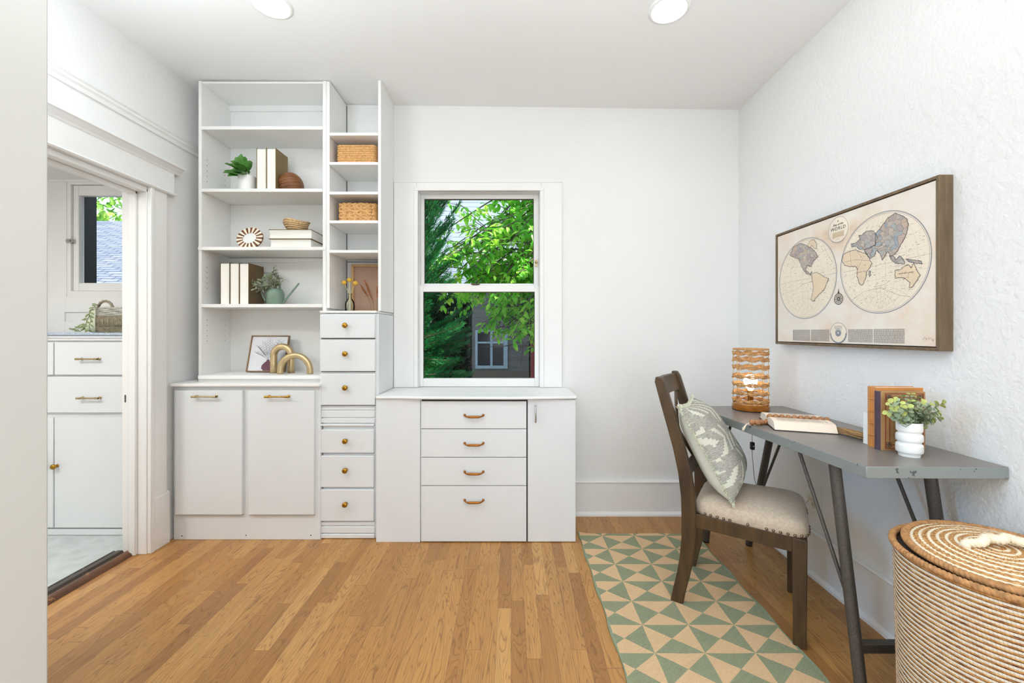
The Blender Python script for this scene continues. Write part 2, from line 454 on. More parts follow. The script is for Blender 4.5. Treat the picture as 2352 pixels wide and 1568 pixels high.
class MB:
    def __init__(s):
        s.v = []; s.f = []; s.mi = []; s.cur = 0

    def add(s, verts, faces):
        b = len(s.v)
        s.v.extend([tuple(p) for p in verts])
        for f in faces:
            s.f.append(tuple(i + b for i in f)); s.mi.append(s.cur)
        return s

    def box(s, x0, x1, y0, y1, z0, z1):
        if x0 > x1: x0, x1 = x1, x0
        if y0 > y1: y0, y1 = y1, y0
        if z0 > z1: z0, z1 = z1, z0
        v = [(x0, y0, z0), (x1, y0, z0), (x1, y1, z0), (x0, y1, z0), (x0, y0, z1), (x1, y0, z1), (x1, y1, z1), (x0, y1, z1)]
        return s.add(v, [(3, 2, 1, 0), (4, 5, 6, 7), (0, 1, 5, 4), (1, 2, 6, 5), (2, 3, 7, 6), (3, 0, 4, 7)])

    def prism(s, poly, axis, a, b):
        """poly: 2-D outline; axis 'x','y','z' is the extrusion axis"""
        n = len(poly)
        def mk(p, t):
            return {'x': (t, p[0], p[1]), 'y': (p[0], t, p[1]), 'z': (p[0], p[1], t)}[axis]
        v = [mk(p, a) for p in poly] + [mk(p, b) for p in poly]
        f = [tuple(range(n)), tuple(range(2 * n - 1, n - 1, -1))]
        f += [(i, i + n, (i + 1) % n + n, (i + 1) % n) for i in range(n)]
        return s.add(v, f)

    def tube(s, pts, r, n=8, closed=False, caps=True, sect=None, twist=0.0, up=None):
        if sect in (rope, rope_soft): n = max(n, 12)
        """sweep; r number or list; sect(phi)->radius factor (twists along by `twist` rad per m)"""
        P = [Vector(p) for p in pts]; m = len(P)
        T = []
        for i in range(m):
            if closed:
                t = P[(i + 1) % m] - P[i - 1]
            else:
                t = P[min(i + 1, m - 1)] - P[max(i - 1, 0)]
            T.append(t.normalized() if t.length > 1e-9 else Vector((0, 0, 1)))
        u = Vector(up) if up else (Vector((0, 0, 1)) if abs(T[0].z) < 0.9 else Vector((1, 0, 0)))
        base = len(s.v); dist = 0
        for i in range(m):
            t = T[i]
            a = (u - t * u.dot(t))
            if a.length < 1e-6:
                a = t.orthogonal()
            a.normalize(); b = t.cross(a)
            if up is None:
                u = a
            if i: dist += (P[i] - P[i - 1]).length
            rr = r[i] if hasattr(r, '__len__') else r
            for k in range(n):
                ph = 2 * pi * k / n
                q = rr * (sect(ph - twist * dist) if sect else 1)
                s.v.append(tuple(P[i] + (a * cos(ph) + b * sin(ph)) * q))
        rng = m if closed else m - 1
        for i in range(rng):
            for k in range(n):
                A = base + i * n + k; B = base + i * n + (k + 1) % n
                C = base + ((i + 1) % m) * n + (k + 1) % n; D = base + ((i + 1) % m) * n + k
                s.f.append((A, B, C, D)); s.mi.append(s.cur)
        if caps and not closed:
            s.f.append(tuple(base + k for k in range(n))[::-1]); s.mi.append(s.cur)
            s.f.append(tuple(base + (m - 1) * n + k for k in range(n))); s.mi.append(s.cur)
        return s

    def lathe(s, prof, c, n=32, caps=True, ax='z', rmod=None):
        """prof: list of (radius, height) around axis through c"""
        b = len(s.v); m = len(prof)
        for (r, h) in prof:
            for k in range(n):
                a = 2 * pi * k / n
                q = r * (rmod(a, h) if rmod else 1)
                if ax == 'z': p = (c[0] + q * cos(a), c[1] + q * sin(a), c[2] + h)
                elif ax == 'y': p = (c[0] + q * cos(a), c[1] - h, c[2] + q * sin(a))
                else: p = (c[0] - h, c[1] + q * cos(a), c[2] + q * sin(a))
                s.v.append(p)
        for i in range(m - 1):
            for k in range(n):
                s.f.append((b + i * n + k, b + i * n + (k + 1) % n, b + (i + 1) * n + (k + 1) % n, b + (i + 1) * n + k)); s.mi.append(s.cur)
        if caps:
            s.f.append(tuple(b + k for k in range(n))[::-1]); s.mi.append(s.cur)
            s.f.append(tuple(b + (m - 1) * n + k for k in range(n))); s.mi.append(s.cur)
        return s

    def sphere(s, c, r, n=12, m=8, sq=(1, 1, 1)):
        prof = [(max(1e-4, sin(pi * i / m)), -cos(pi * i / m)) for i in range(m + 1)]
        b = len(s.v)
        s.lathe([(p[0] * r, p[1] * r) for p in prof], (0, 0, 0), n)
        for i in range(b, len(s.v)):
            v = s.v[i]; s.v[i] = (c[0] + v[0] * sq[0], c[1] + v[1] * sq[1], c[2] + v[2] * sq[2])
        return s

    def leaf(s, p, d, up, L, w, curl=0.15, round_=False):
        """a folded leaf blade from base p along d"""
        d = Vector(d).normalized(); up = Vector(up); p = Vector(p)
        sd = d.cross(up)
        if sd.length < 1e-4: sd = d.orthogonal()
        sd.normalize(); nn = sd.cross(d).normalized()
        prof = [(0, 0.06), (0.2, 0.7), (0.5, 1.0), (0.8, 0.68), (1, 0.05)] if not round_ else [(0, 0.12), (0.18, 0.8), (0.5, 1.0), (0.82, 0.82), (1, 0.15)]
        vs = []
        for t, q in prof:
            c = p + d * (L * t) - nn * (curl * L * t * t)
            h = nn * (w * 0.22 * q)
            vs += [c + sd * (w / 2 * q) + h, c, c - sd * (w / 2 * q) + h]
        fs = []
        for i in range(len(prof) - 1):
            a = i * 3
            fs += [(a, a + 1, a + 4, a + 3), (a + 1, a + 2, a + 5, a + 4)]
        return s.add(vs, fs)

    def xform(s, mat):
        s.v = [tuple(mat @ Vector(p)) for p in s.v]
        return s

    def build(s, name, mats, parent=None, smooth=False, bevel=0.0, seg=2, world=True, auto=None, rot=None, loc=None):
        if not isinstance(mats, (list, tuple)): mats = [mats]
        off = Vector((0, 0, 0))
        if parent is not None:
            r = parent
            while r.parent: r = r.parent
            if world and r.name in ORG: off = Vector(ORG[r.name])
        elif loc is not None:
            off = Vector((0, 0, 0))
        else:
            xs = [p[0] for p in s.v]; ys = [p[1] for p in s.v]; zs = [p[2] for p in s.v]
            off = Vector(((min(xs) + max(xs)) / 2, (min(ys) + max(ys)) / 2, min(zs)))
        me = bpy.data.meshes.new(name)
        me.from_pydata([(p[0] - off.x, p[1] - off.y, p[2] - off.z) for p in s.v], [], s.f)
        for m in mats: me.materials.append(M[m] if isinstance(m, str) else m)
        if len(mats) > 1: me.polygons.foreach_set('material_index', s.mi)
        bm = bmesh.new(); bm.from_mesh(me); bmesh.ops.recalc_face_normals(bm, faces=bm.faces); bm.to_mesh(me); bm.free()
        if smooth:
            me.shade_smooth()
            if smooth == 'auto' or auto:
                me.set_sharp_from_angle(angle=radians(auto or 38))
        me.update()
        o = bpy.data.objects.new(name, me); COL.objects.link(o)
        if parent is not None: o.parent = parent
        elif loc is not None:
            o.location = loc
            if rot: o.rotation_euler = rot
        else: o.location = off; ORG[o.name] = tuple(off)
        if bevel:
            b = o.modifiers.new('edge', 'BEVEL'); b.width = bevel; b.segments = seg; b.limit_method = 'ANGLE'; b.angle_limit = radians(35)
            me.shade_smooth(); b.harden_normals = False
            me.set_sharp_from_angle(angle=radians(35))
        return o


def tag(o, label=None, cat=None, group=None, kind=None):
    if label: o['label'] = label
    if cat: o['category'] = cat
    if group: o['group'] = group
    if kind: o['kind'] = kind
    return o


def thing(name, label, cat, loc, group=None, rotz=0.0, world=True, rot=None):
    o = bpy.data.objects.new(name, None); COL.objects.link(o)
    o.location = loc; o.empty_display_size = 0.05
    if rot: o.rotation_euler = rot
    elif rotz: o.rotation_euler = (0, 0, rotz)
    if world and not rotz and not rot: ORG[o.name] = tuple(loc)
    return tag(o, label, cat, group)


def dup(o, parent=None, loc=None):
    c = o.copy(); COL.objects.link(c)
    if parent is not None: c.parent = parent
    if loc is not None: c.location = loc
    for ch in list(o.children):
        dup(ch, c)
    return c


def struct(name, mb, mats, **kw):
    o = mb.build(name, mats, **kw); o['kind'] = 'structure'
    return o


def ceil_z(x):
    return 2.690 - 0.0125 * x


def ring(cx, cy, z, r, n=48):
    return [(cx + r * cos(2 * pi * k / n), cy + r * sin(2 * pi * k / n), z) for k in range(n)]


def rope(ph):
    return 0.62 + 0.48 * abs(cos(ph))


def rope_soft(ph):
    return 0.80 + 0.24 * abs(cos(ph))
# ------------------------------------------------------------------ the room
YB = 2.734; XR = 1.505; XL = -1.975
# floor and ceiling
struct('floor', MB().box(-2.07, 1.7, -2.6, 2.9, -0.06, 0.0), 'oak_floor')
struct('floor_pantry', MB().box(-3.4, -2.07, 0.3, 2.9, -0.06, -0.002), 'vinyl')
m = MB()
xs = (-2.2, 1.7)
m.add([(xs[0], -2.6, ceil_z(xs[0])), (xs[1], -2.6, ceil_z(xs[1])), (xs[1], 2.95, ceil_z(xs[1])), (xs[0], 2.95, ceil_z(xs[0])),
       (xs[0], -2.6, 2.9), (xs[1], -2.6, 2.9), (xs[1], 2.95, 2.9), (xs[0], 2.95, 2.9)],
      [(3, 2, 1, 0), (4, 5, 6, 7), (0, 1, 5, 4), (1, 2, 6, 5), (2, 3, 7, 6), (3, 0, 4, 7)])
struct('ceiling', m, 'plaster_ceiling')
struct('ceiling_pantry', MB().box(-3.4, -2.1, 0.3, 2.95, 2.205, 2.9), 'plaster_ceiling')
# back wall with two window holes
W1 = (-0.622, 0.1986, 0.80, 2.140)
W2 = (-2.924, -2.415, 1.462, 2.187)
m = MB(); y0, y1 = YB, YB + 0.17
m.box(-3.4, W2[0], y0, y1, -0.06, 2.9)
m.box(W2[0], W2[1], y0, y1, -0.06, W2[2]); m.box(W2[0], W2[1], y0, y1, W2[3], 2.9)
m.box(W2[1], W1[0], y0, y1, -0.06, 2.9)
m.box(W1[0], W1[1], y0, y1, -0.06, W1[2]); m.box(W1[0], W1[1], y0, y1, W1[3], 2.9)
m.box(W1[1], 1.7, y0, y1, -0.06, 2.9)
struct('wall_back', m, 'plaster')
struct('wall_right', MB().box(XR, XR + 0.15, -2.6, YB + 0.1, -0.06, 2.9), 'plaster_rough')
YJ = 2.254; YN = 1.32; ZH = 1.978
m = MB()
m.box(XL, -2.10, YJ, YB + 0.05, -0.06, 2.9); m.box(XL, -2.10, YN, YJ, ZH, 2.9); m.box(XL, -2.10, 0.3, YN, -0.06, 2.9)
struct('wall_left', m, 'plaster')
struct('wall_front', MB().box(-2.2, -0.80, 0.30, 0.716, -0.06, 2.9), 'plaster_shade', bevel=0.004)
m = MB(); m.box(-0.92, -0.80, -2.6, 0.30, -0.06, 2.9); m.box(-0.92, 1.7, -2.75, -2.6, -0.06, 2.9)
struct('wall_rear', m, 'plaster')
struct('wall_pantry', MB().box(-3.5, -3.4, 0.2, 2.9, -0.06, 2.9).box(-3.4, -2.1, 0.2, 0.3, -0.06, 2.9), 'plaster')

# doorway to the pantry: jamb, stop, casing, head casing, crown, strike plate
door = bpy.data.objects.new('door_1', None); COL.objects.link(door); door['kind'] = 'structure'; door.location = (-2.0, 1.8, 0); ORG['door_1'] = (-2.0, 1.8, 0)
m = MB()
m.box(XL + 0.004, -2.104, YJ - 0.018, YJ + 0.01, 0, ZH); m.box(XL + 0.004, -2.104, YN - 0.01, YN + 0.018, 0, ZH)
m.box(XL + 0.004, -2.104, YN, YJ, ZH - 0.018, ZH + 0.01)
m.build('door_jamb', 'trim', door, bevel=0.002)
m = MB(); m.box(-2.02, -2.058, YJ - 0.032, YJ - 0.018, 0, ZH - 0.018); m.box(-2.02, -2.058, YN, YJ, ZH - 0.033, ZH - 0.018)
m.build('door_stop', 'trim', door, bevel=0.003)
m = MB(); m.box(XL, -1.958, YJ - 0.012, 2.356, 0, 1.995); m.box(XL + 0.002, -1.951, YJ - 0.0128, YJ + 0.012, 0, 1.994)
m.box(XL, -1.958, YN - 0.10, YN + 0.012, 0, 1.995)
m.build('door_casing', 'trim', door, bevel=0.004)
MB().box(XL, -1.953, YN - 0.12, 2.40, 1.998, 2.13).build('head_casing', 'trim', door, bevel=0.002)
MB().prism([(XL, 1.988), (-1.946, 1.988), (-1.940, 1.995), (-1.946, 2.003), (XL, 2.003)], 'y', YN - 0.12, 2.404).build('head_bead', 'trim', door)
MB().prism([(XL, 2.118), (-1.950, 2.118), (-1.944, 2.128), (-1.925, 2.145), (-1.912, 2.149), (-1.912, 2.160), (XL, 2.160)], 'y', YN - 0.15, 2.43).build('crown_moulding', 'trim', door)
m = MB(); m.box(-2.082, -2.089, YJ - 0.0195, YJ - 0.017, 0.822, 0.862)
tag(m.build('strike_plate', 'iron', door), 'dark metal strike plate')
# threshold: dark saddle and worn quarter-round
m = MB().prism([(-2.16, 0), (-2.16, 0.012), (-2.145, 0.022), (-2.135, 0.018), (-2.125, 0.024), (-2.10, 0.024), (-2.09, 0.012), (-2.09, 0)], 'y', YN + 0.02, YJ - 0.02)
struct('trim_threshold', m, 'saddle_dark')
m = MB().prism([(-2.09, 0), (-2.088, 0.014), (-2.074, 0.022), (-2.055, 0.021), (-2.040, 0.012), (-2.034, 0)], 'y', YN + 0.02, YJ - 0.005)
struct('trim_threshold_round', m, 'saddle_worn', smooth='auto')
# picture rail, plinth and baseboards
struct('trim_1', MB().prism([(XL, 2.300), (-1.965, 2.300), (-1.962, 2.318), (-1.952, 2.326), (-1.955, 2.338), (-1.946, 2.344), (XL, 2.350)], 'y', 0.72, YB), 'trim')
m = MB().box(XL, -1.955, YJ + 0.006, 2.372, 0, 0.285)
m.prism([(XL, 0.285), (-1.955, 0.285), (-1.966, 0.298), (XL, 0.298)], 'y', YJ + 0.006, 2.372)
struct('baseboard_left', m, 'trim', bevel=0.002)
m = MB().box(0.37, XR, YB - 0.020, YB, 0, 0.212)
m.prism([(YB, 0.212), (YB - 0.024, 0.212), (YB - 0.026, 0.218), (YB - 0.020, 0.224), (YB, 0.226)], 'x', 0.37, XR)
m.prism([(YB, 0), (YB - 0.038, 0), (YB - 0.036, 0.012), (YB - 0.024, 0.024), (YB, 0.024)], 'x', 0.37, XR)
struct('baseboard_back', m, 'trim')
m = MB().box(XR - 0.020, XR, -2.5, YB - 0.02, 0, 0.212)
m.prism([(XR, 0.212), (XR - 0.024, 0.212), (XR - 0.026, 0.218), (XR - 0.020, 0.224), (XR, 0.226)], 'y', -2.5, YB)
m.prism([(XR, 0), (XR - 0.038, 0), (XR - 0.036, 0.012), (XR - 0.024, 0.024), (XR, 0.024)], 'y', -2.5, YB)
struct('baseboard_right', m, 'trim')
# board and batten on the wall between casing and ceiling of the left of the window
# ---------------- window 1 (double hung)
win = bpy.data.objects.new('window_1', None); COL.objects.link(win); win['kind'] = 'structure'; win.location = (-0.21, YB, 0.8); ORG['window_1'] = (-0.21, YB, 0.8)
m = MB()
m.box(-0.772, W1[0], YB - 0.014, YB, 0.838, 2.19); m.box(W1[1], 0.334, YB - 0.014, YB, 0.838, 2.19)
m.box(W1[0] + 0.0005, W1[1] - 0.0005, YB - 0.0138, YB, W1[3], 2.1895)
m.box(-0.7725, 0.3345, YB - 0.018, YB, 2.184, 2.192)
m.build('window_casing', 'trim', win, bevel=0.002)
m = MB()   # inner bead round the opening
m.box(W1[0] - 0.016, W1[0] + 0.010, YB - 0.022, YB + 0.02, 0.838, W1[3] - 0.0102); m.box(W1[1] - 0.010, W1[1] + 0.016, YB - 0.022, YB + 0.02, 0.838, W1[3] - 0.0102)
m.box(W1[0] - 0.016, W1[1] + 0.016, YB - 0.022, YB + 0.02, W1[3] - 0.010, W1[3] + 0.016)
m.build('window_stop', 'trim', win, bevel=0.003)
m = MB()
m.box(W1[0], W1[0] + 0.012, YB + 0.02, YB + 0.15, 0.82, W1[3]); m.box(W1[1] - 0.012, W1[1], YB + 0.02, YB + 0.15, 0.82, W1[3])
m.box(W1[0], W1[1], YB + 0.02, YB + 0.15, W1[3] - 0.012, W1[3])
m.box(W1[0], W1[1], YB, YB + 0.16, 0.80, 0.836)
m.build('window_jamb', 'trim', win)


def sash(y0, y1, x0, x1, z0, z1, gx0, gx1, gz0, gz1, name):
    m = MB()
    m.box(x0, gx0, y0, y1, z0, z1); m.box(gx1, x1, y0, y1, z0, z1)
    m.box(gx0, gx1, y0, y1, z0, gz0); m.box(gx0, gx1, y0, y1, gz1, z1)
    o = m.build(name, 'trim', win, bevel=0.003)
    MB().box(gx0 - 0.003, gx1 + 0.003, (y0 + y1) / 2 + 0.006, (y0 + y1) / 2 + 0.009, gz0 - 0.003, gz1 + 0.003).build('window_pane', 'glass', o)
    g = MB()
    e = 0.003
    g.box(gx0, gx0 + e, y0 + 0.008, y0 + 0.02, gz0, gz1); g.box(gx1 - e, gx1, y0 + 0.008, y0 + 0.02, gz0, gz1)
    g.box(gx0, gx1, y0 + 0.008, y0 + 0.02, gz1 - e, gz1)
    g.build('glazing_line', 'gap', o)
    return o


lo = sash(YB + 0.022, YB + 0.056, W1[0] + 0.012, W1[1] - 0.012, 0.838, 1.513, -0.586, 0.157, 0.893, 1.470, 'lower_sash')
up = sash(YB + 0.062, YB + 0.096, W1[0] + 0.012, W1[1] - 0.012, 1.475, 2.13, -0.587, 0.153, 1.53, 2.102, 'upper_sash')
m = MB(); m.box(0.162, 0.176, YB + 0.055, YB + 0.063, 1.645, 1.69); m.lathe([(0.006, 0), (0.008, 0.004), (0.004, 0.012)], (0.169, YB + 0.055, 1.672), 12, ax='y')
tag(m.build('sash_stop_bolt', 'brass_pale', win, smooth='auto'), 'tarnished metal sash bolt')
m = MB().lathe([(0.02, 0), (0.02, 0.004), (0.008, 0.008), (0.008, 0.012)], (-0.24, YB + 0.04, 1.513), 16)
m.tube([(-0.27, YB + 0.04, 1.523), (-0.21, YB + 0.045, 1.523)], 0.004)
tag(m.build('sash_lock', 'bark', win, smooth='auto'), 'dark brown sash lock')

# ---------------- window 2 (pantry casement)
win2 = bpy.data.objects.new('window_2', None); COL.objects.link(win2); win2['kind'] = 'structure'; win2.location = (-2.65, YB, 1.46); ORG['window_2'] = (-2.65, YB, 1.46)
m = MB()
m.box(W2[0] - 0.001, W2[0] + 0.014, YB - 0.0015, YB + 0.054, W2[2], W2[3]); m.box(W2[1] - 0.014, W2[1], YB, YB + 0.15, W2[2], W2[3])
m.box(W2[0], W2[1], YB - 0.001, YB + 0.15, W2[3] - 0.01, W2[3] + 0.001); m.box(W2[0], W2[1], YB - 0.001, YB + 0.15, W2[2] - 0.001, W2[2] + 0.01)
m.build('window_jamb', 'trim', win2)
m = MB(); a0, a1, c0, c1 = W2[0] + 0.016, W2[1] - 0.016, W2[2] + 0.012, W2[3] - 0.012
g0, g1, h0, h1 = PX(187, YB + 0.03), -2.475, 1.528, 2.108
yA, yB2 = YB + 0.012, YB + 0.05
m.box(a0, g0, yA, yB2, c0, c1); m.box(g1, a1, yA, yB2, c0, c1); m.box(g0, g1, yA, yB2, c0, h0); m.box(g0, g1, yA, yB2, h1, c1)
s2 = m.build('casement_sash', 'trim', win2, bevel=0.003)
MB().box(g0, g1, YB + 0.035, YB + 0.038, h0, h1).build('window_pane', 'glass', s2)
tag(MB().box(W2[0] + 0.0, W2[0] + 0.016, YB + 0.055, YB + 0.168, W2[2] + .012, W2[3] - .012).build('screen_edge', 'black', win2), 'black screen edge outside the pane')
m = MB(); m.box(W2[0] - 0.008, W2[0] + 0.034, YB - 0.012, YB + 0.014, 1.79, 1.815); m.tube([(W2[0] + 0.0, YB - 0.016, 1.802), (W2[0] + 0.03, YB - 0.02, 1.802)], 0.006)
tag(m.build('casement_latch', 'chrome', win2, bevel=0.002), 'metal casement latch')
m = MB(); m.box(-3.2, -2.1, YB - 0.010, YB, PZ(418, YB), PZ(413, YB))
m.box(PX(152, YB), PX(154, YB), YB - 0.004, YB, 1.33, PZ(413, YB))
struct('trim_2', m, 'trim')
m = MB(); zz0, zz1, xx0 = PZ(738, YB), PZ(717, YB), PX(152, YB)
m.box(xx0, -2.12, YB - 0.012, YB, zz1, zz1 + 0.10); m.box(xx0 - 0.25, xx0, YB - 0.012, YB, zz0 - 0.1, zz1 + 0.1); m.box(xx0, -2.12, YB - 0.012, YB, zz0 - 0.1, zz0)
struct('trim_3', m, 'trim', bevel=0.002)

# ------------------------------------------------------------------ recessed ceiling lights
for i, (lx, ly) in enumerate(CANS):
    zc = ceil_z(lx)
    lab = ['round recessed ceiling light above the tall open bookcase', 'round recessed ceiling light over the bare wall right of the window'][i]
    t = thing('recessed_light', lab, 'ceiling light', (lx, ly, zc), 'recessed ceiling lights')
    m = MB().lathe([(0.074, 0.002), (0.074, -0.006), (0.080, -0.009), (0.092, -0.003), (0.093, 0.003)], (lx, ly, zc), 40, caps=False)
    m.build('trim_ring', 'trim', t, smooth=True)
    MB().lathe([(0.075, -0.001), (0.075, -0.004)], (lx, ly, zc), 40).build('diffuser', 'diffuser', t)
    L = light('overhead_light', 'AREA', (0, 0, -0.008), 1.7, WARM, shape='DISK', size=0.145)
    L.parent = t

# ------------------------------------------------------------------ built-ins


def panel(parent, name, x0, x1, y0, y1, z0, z1, mat='cab', bevel=0.002):
    return MB().box(x0, x1, y0, y1, z0, z1).build(name, mat, parent, bevel=bevel)


def knob(parent, x, y, z, mat='brass'):
    m = MB().lathe([(0.009, 0), (0.0095, 0.002), (0.0055, 0.004), (0.005, 0.010), (0.010, 0.014), (0.0145, 0.020), (0.0155, 0.025), (0.0135, 0.030), (0.008, 0.033), (0.001, 0.034)], (x, y, z), 20, ax='y')
    return m.build('knob', mat, parent, smooth=True)


def barpull(parent, xc, y, z, L, mat):
    m = MB()
    m.tube([(xc - L / 2, y - 0.026, z), (xc + L / 2, y - 0.026, z)], 0.0045, 12)
    for sg in (-1, 1):
        m.tube([(xc + sg * L * 0.5, y - 0.026, z), (xc + sg * L * 0.33, y - 0.026, z)], 0.0062, 12)
        m.tube([(xc + sg * L * 0.40, y, z), (xc + sg * L * 0.40, y - 0.026, z)], 0.0045, 10)
        m.lathe([(0.008, 0), (0.008, 0.003), (0.005, 0.005)], (xc + sg * L * 0.40, y, z), 12, ax='y')
    return m.build('handle', mat, parent, smooth='auto')


def bowpull(parent, xc, y, z, L):
    m = MB(); pts = []; rs = []
    for i in range(21):
        t = i / 20; x = xc - L / 2 + L * t
        e = abs(2 * t - 1)
        pts.append((x, y - 0.024 * (1 - e ** 6) - 0.003, z - 0.004 + 0.007 * e ** 5)); rs.append(0.0042 + 0.0026 * (1 if e < 0.55 else max(0, 1 - (e - 0.55) * 8)))
    m.tube(pts, rs, 12)
    for sg in (-1, 1):
        m.sphere((xc + sg * L * 0.48, y - 0.006, z + 0.003), 0.0075, 12, 8)
    return m.build('handle', 'copper', parent, smooth=True)


# ---- tall open bookcase
BX0, BX1, BI0, BI1 = -1.868, -1.084, -1.849, -1.126
BY = 2.47
t = thing('bookcase', 'tall white built-in open bookcase standing on the two-door cabinet', 'bookcase', (-1.476, 2.6, 0.906))
ztop = 2.701
panel(t, 'side_panel', BX0, BI0, BY, YB, 0.906, ztop, 'shelf')
panel(t, 'side_panel', BI1, -1.104, BY, YB, 0.906, ztop, 'shelf')
panel(t, 'side_panel', -1.103, BX1, BY, YB, 1.345, ztop - 0.002, 'shelf')
panel(t, 'top_panel', BI0, BI1, BY + 0.002, YB, ztop - 0.014, ztop - 0.002, 'shelf')
m = MB().box(BI0, BI1, YB - 0.010, YB, 0.906, ztop - 0.014)
m.box(BI0, BI1, YB - 0.022, YB - 0.01, PZ(259, YB), ztop - 0.014)
m.box(BI0, BI1, YB - 0.022, YB - 0.01, PZ(604, YB), 1.686)
m.build('back_panel', 'shelf', t, bevel=0.001)
SZ = [2.430, 2.058, 1.710, 1.369]
for z in SZ:
    x0, x1 = (BI0, BI1)
    f = BY - 0.002
    if abs(z - 1.71) < 0.01:
        x0, x1, f = BX0 + 0.0, -1.104, BY - 0.004
    panel(t, 'shelf', x0 + 0.0005, x1 - 0.0005, f, YB - 0.012, z - 0.020, z, 'shelf', 0.0015)
panel(t, 'deck', BI0, BI1, BY - 0.03, YB - 0.01, 0.924, 0.946, 'shelf', 0.003)
panel(t, 'toe_board', BI0, BI1, BY - 0.012, BY + 0.006, 0.906, 0.924, 'shelf', 0.001)
for z0 in (2.245, 1.595, 1.275):
    for k in range(5):
        for yy in (BY + 0.045, BY + 0.20):
            zz = z0 - 0.032 * k
            MB().box(BI0, BI0 + 0.0006, yy - 0.002, yy + 0.002, zz - 0.002, zz + 0.002).build('pin_hole', 'gap', t)

# ---- narrow open shelf tower
TY = 2.46; TX0, TX1 = -1.080, -0.792
t = thing('shelf_tower', 'narrow white open shelf tower above the brass-knobbed drawers', 'shelf unit', (-0.93, 2.6, 1.327))
panel(t, 'side_panel', TX1, -0.774, TY, YB, 1.327, ceil_z(-0.78) - 0.001, 'shelf')
m = MB().box(-1.083, TX1, YB - 0.006, YB, 1.327, ceil_z(-0.9) - 0.004)
m.build('back_panel', 'shelf', t)
m = MB().box(-1.0830, -1.0818, YB - 0.012, YB - 0.006, 1.34, 2.69)
for z in (2.386, 2.036, 1.689):
    m.box(-1.08, TX1, YB - 0.008, YB - 0.006, z - 0.024 - 0.004, z - 0.024)
m.build('back_seam', 'gap', t)
for z in (2.386, 2.212, 2.036, 1.865, 1.689):
    panel(t, 'shelf', -1.083, TX1, TY - 0.003, YB - 0.008, z - 0.017, z, 'shelf', 0.0015)

# ---- drawer tower with brass knobs
DY = 2.42
def dz(py): return PZ(py, DY)
t = thing('drawer_tower', 'narrow white drawer tower with six round brass knobs', 'drawers', (-0.95, 2.57, 0))
panel(t, 'body', -1.098, -0.776, DY + 0.004, YB, 0, dz(720), 'cab')
panel(t, 'top_ledge', -1.116, -0.785, DY - 0.014, YB, dz(719), dz(713.5), 'shelf', 0.004)
m = MB().box(-1.112, -0.790, DY - 0.003, DY + 0.004, dz(944), dz(720)); m.box(-1.098, -0.786, DY - 0.003, DY + 0.004, 0, dz(944))
m.build('face_frame', 'cab', t, bevel=0.001)
for (a, b, x0, x1) in ((723, 776, 738, 864), (780.5, 852, 738, 864.5), (857.5, 929, 738, 864.5), (984.5, 1038, 737.5, 862), (1044, 1116, 737.5, 862), (1121, 1193, 737.5, 862)):
    X0, X1 = PX(x0, DY), PX(x1, DY)
    dr = MB().box(X0, X1 - 0.002, DY - 0.020, DY - 0.002, dz(b), dz(a)).build('drawer', 'cab', t, bevel=0.0035)
    knob(dr, PX(798.5, DY), DY - 0.020, (dz(a) + dz(b)) / 2 + (0.012 if b - a > 60 else 0.006))
    MB().box(X0 + 0.002, X1 - 0.004, DY - 0.0045, DY - 0.001, dz(b + 2.0), dz(b)).build('shadow_gap', 'gap', dr)
for (a, b, pr) in ((935, 941, 0.004), (942.5, 958, 0.006), (959.5, 970, 0.009), (972, 976.5, 0.018), (1197, 1205, 0.006), (1206.5, 1222, 0.008), (1223.5, 1233, 0.012)):
    MB().box(PX(736.5, DY), PX(862, DY), DY - pr - 0.004, DY, max(0, dz(b)), dz(a)).build('moulding', 'cab', t, bevel=0.003)

# ---- two-door base cabinet
CY = 2.395
t = thing('base_cabinet', 'low white cabinet with two tall flat doors and bar pulls', 'cabinet', (-1.53, 2.56, 0))
panel(t, 'body', -1.954, -1.104, CY, YB - 0.004, 0, 0.886, 'cab')
def cz(py): return PZ(py, CY - 0.018)
for (a, b, mt) in ((402, 556, 'brass_pale'), (569, 721, 'brass')):
    X0, X1 = PX(a, CY - 0.018), PX(b, CY - 0.018)
    d = MB().box(X0, X1, CY - 0.018, CY - 0.0005, cz(1182), cz(896.5)).build('door', 'cab', t, bevel=0.002)
    xc = PX((443 + 500) / 2 if a == 402 else (612 + 665) / 2, CY - 0.03)
    h = barpull(d, xc, CY - 0.018, cz(909.5), 0.140, mt)
    if a == 402: h['label'] = 'pale silvery bar pull'
    MB().box(X0 + 0.004, X1 - 0.004, CY - 0.004, CY - 0.0002, cz(1184.5), cz(1182)).build('shadow_gap', 'gap', d)
for px in (418, 565, 714):
    MB().lathe([(0.0035, 0), (0.0035, 0.0008)], (PX(px, CY), CY, 0.022 + 0.003 * (px > 500)), 8, ax='y').build('nail_hole', 'gap', t)
tag(MB().box(-1.955, -1.0995, 2.368, YB, 0.888, 0.906).build('countertop', 'shelf', bevel=0.004), 'thin white painted counter over the two-door cabinet', 'countertop')

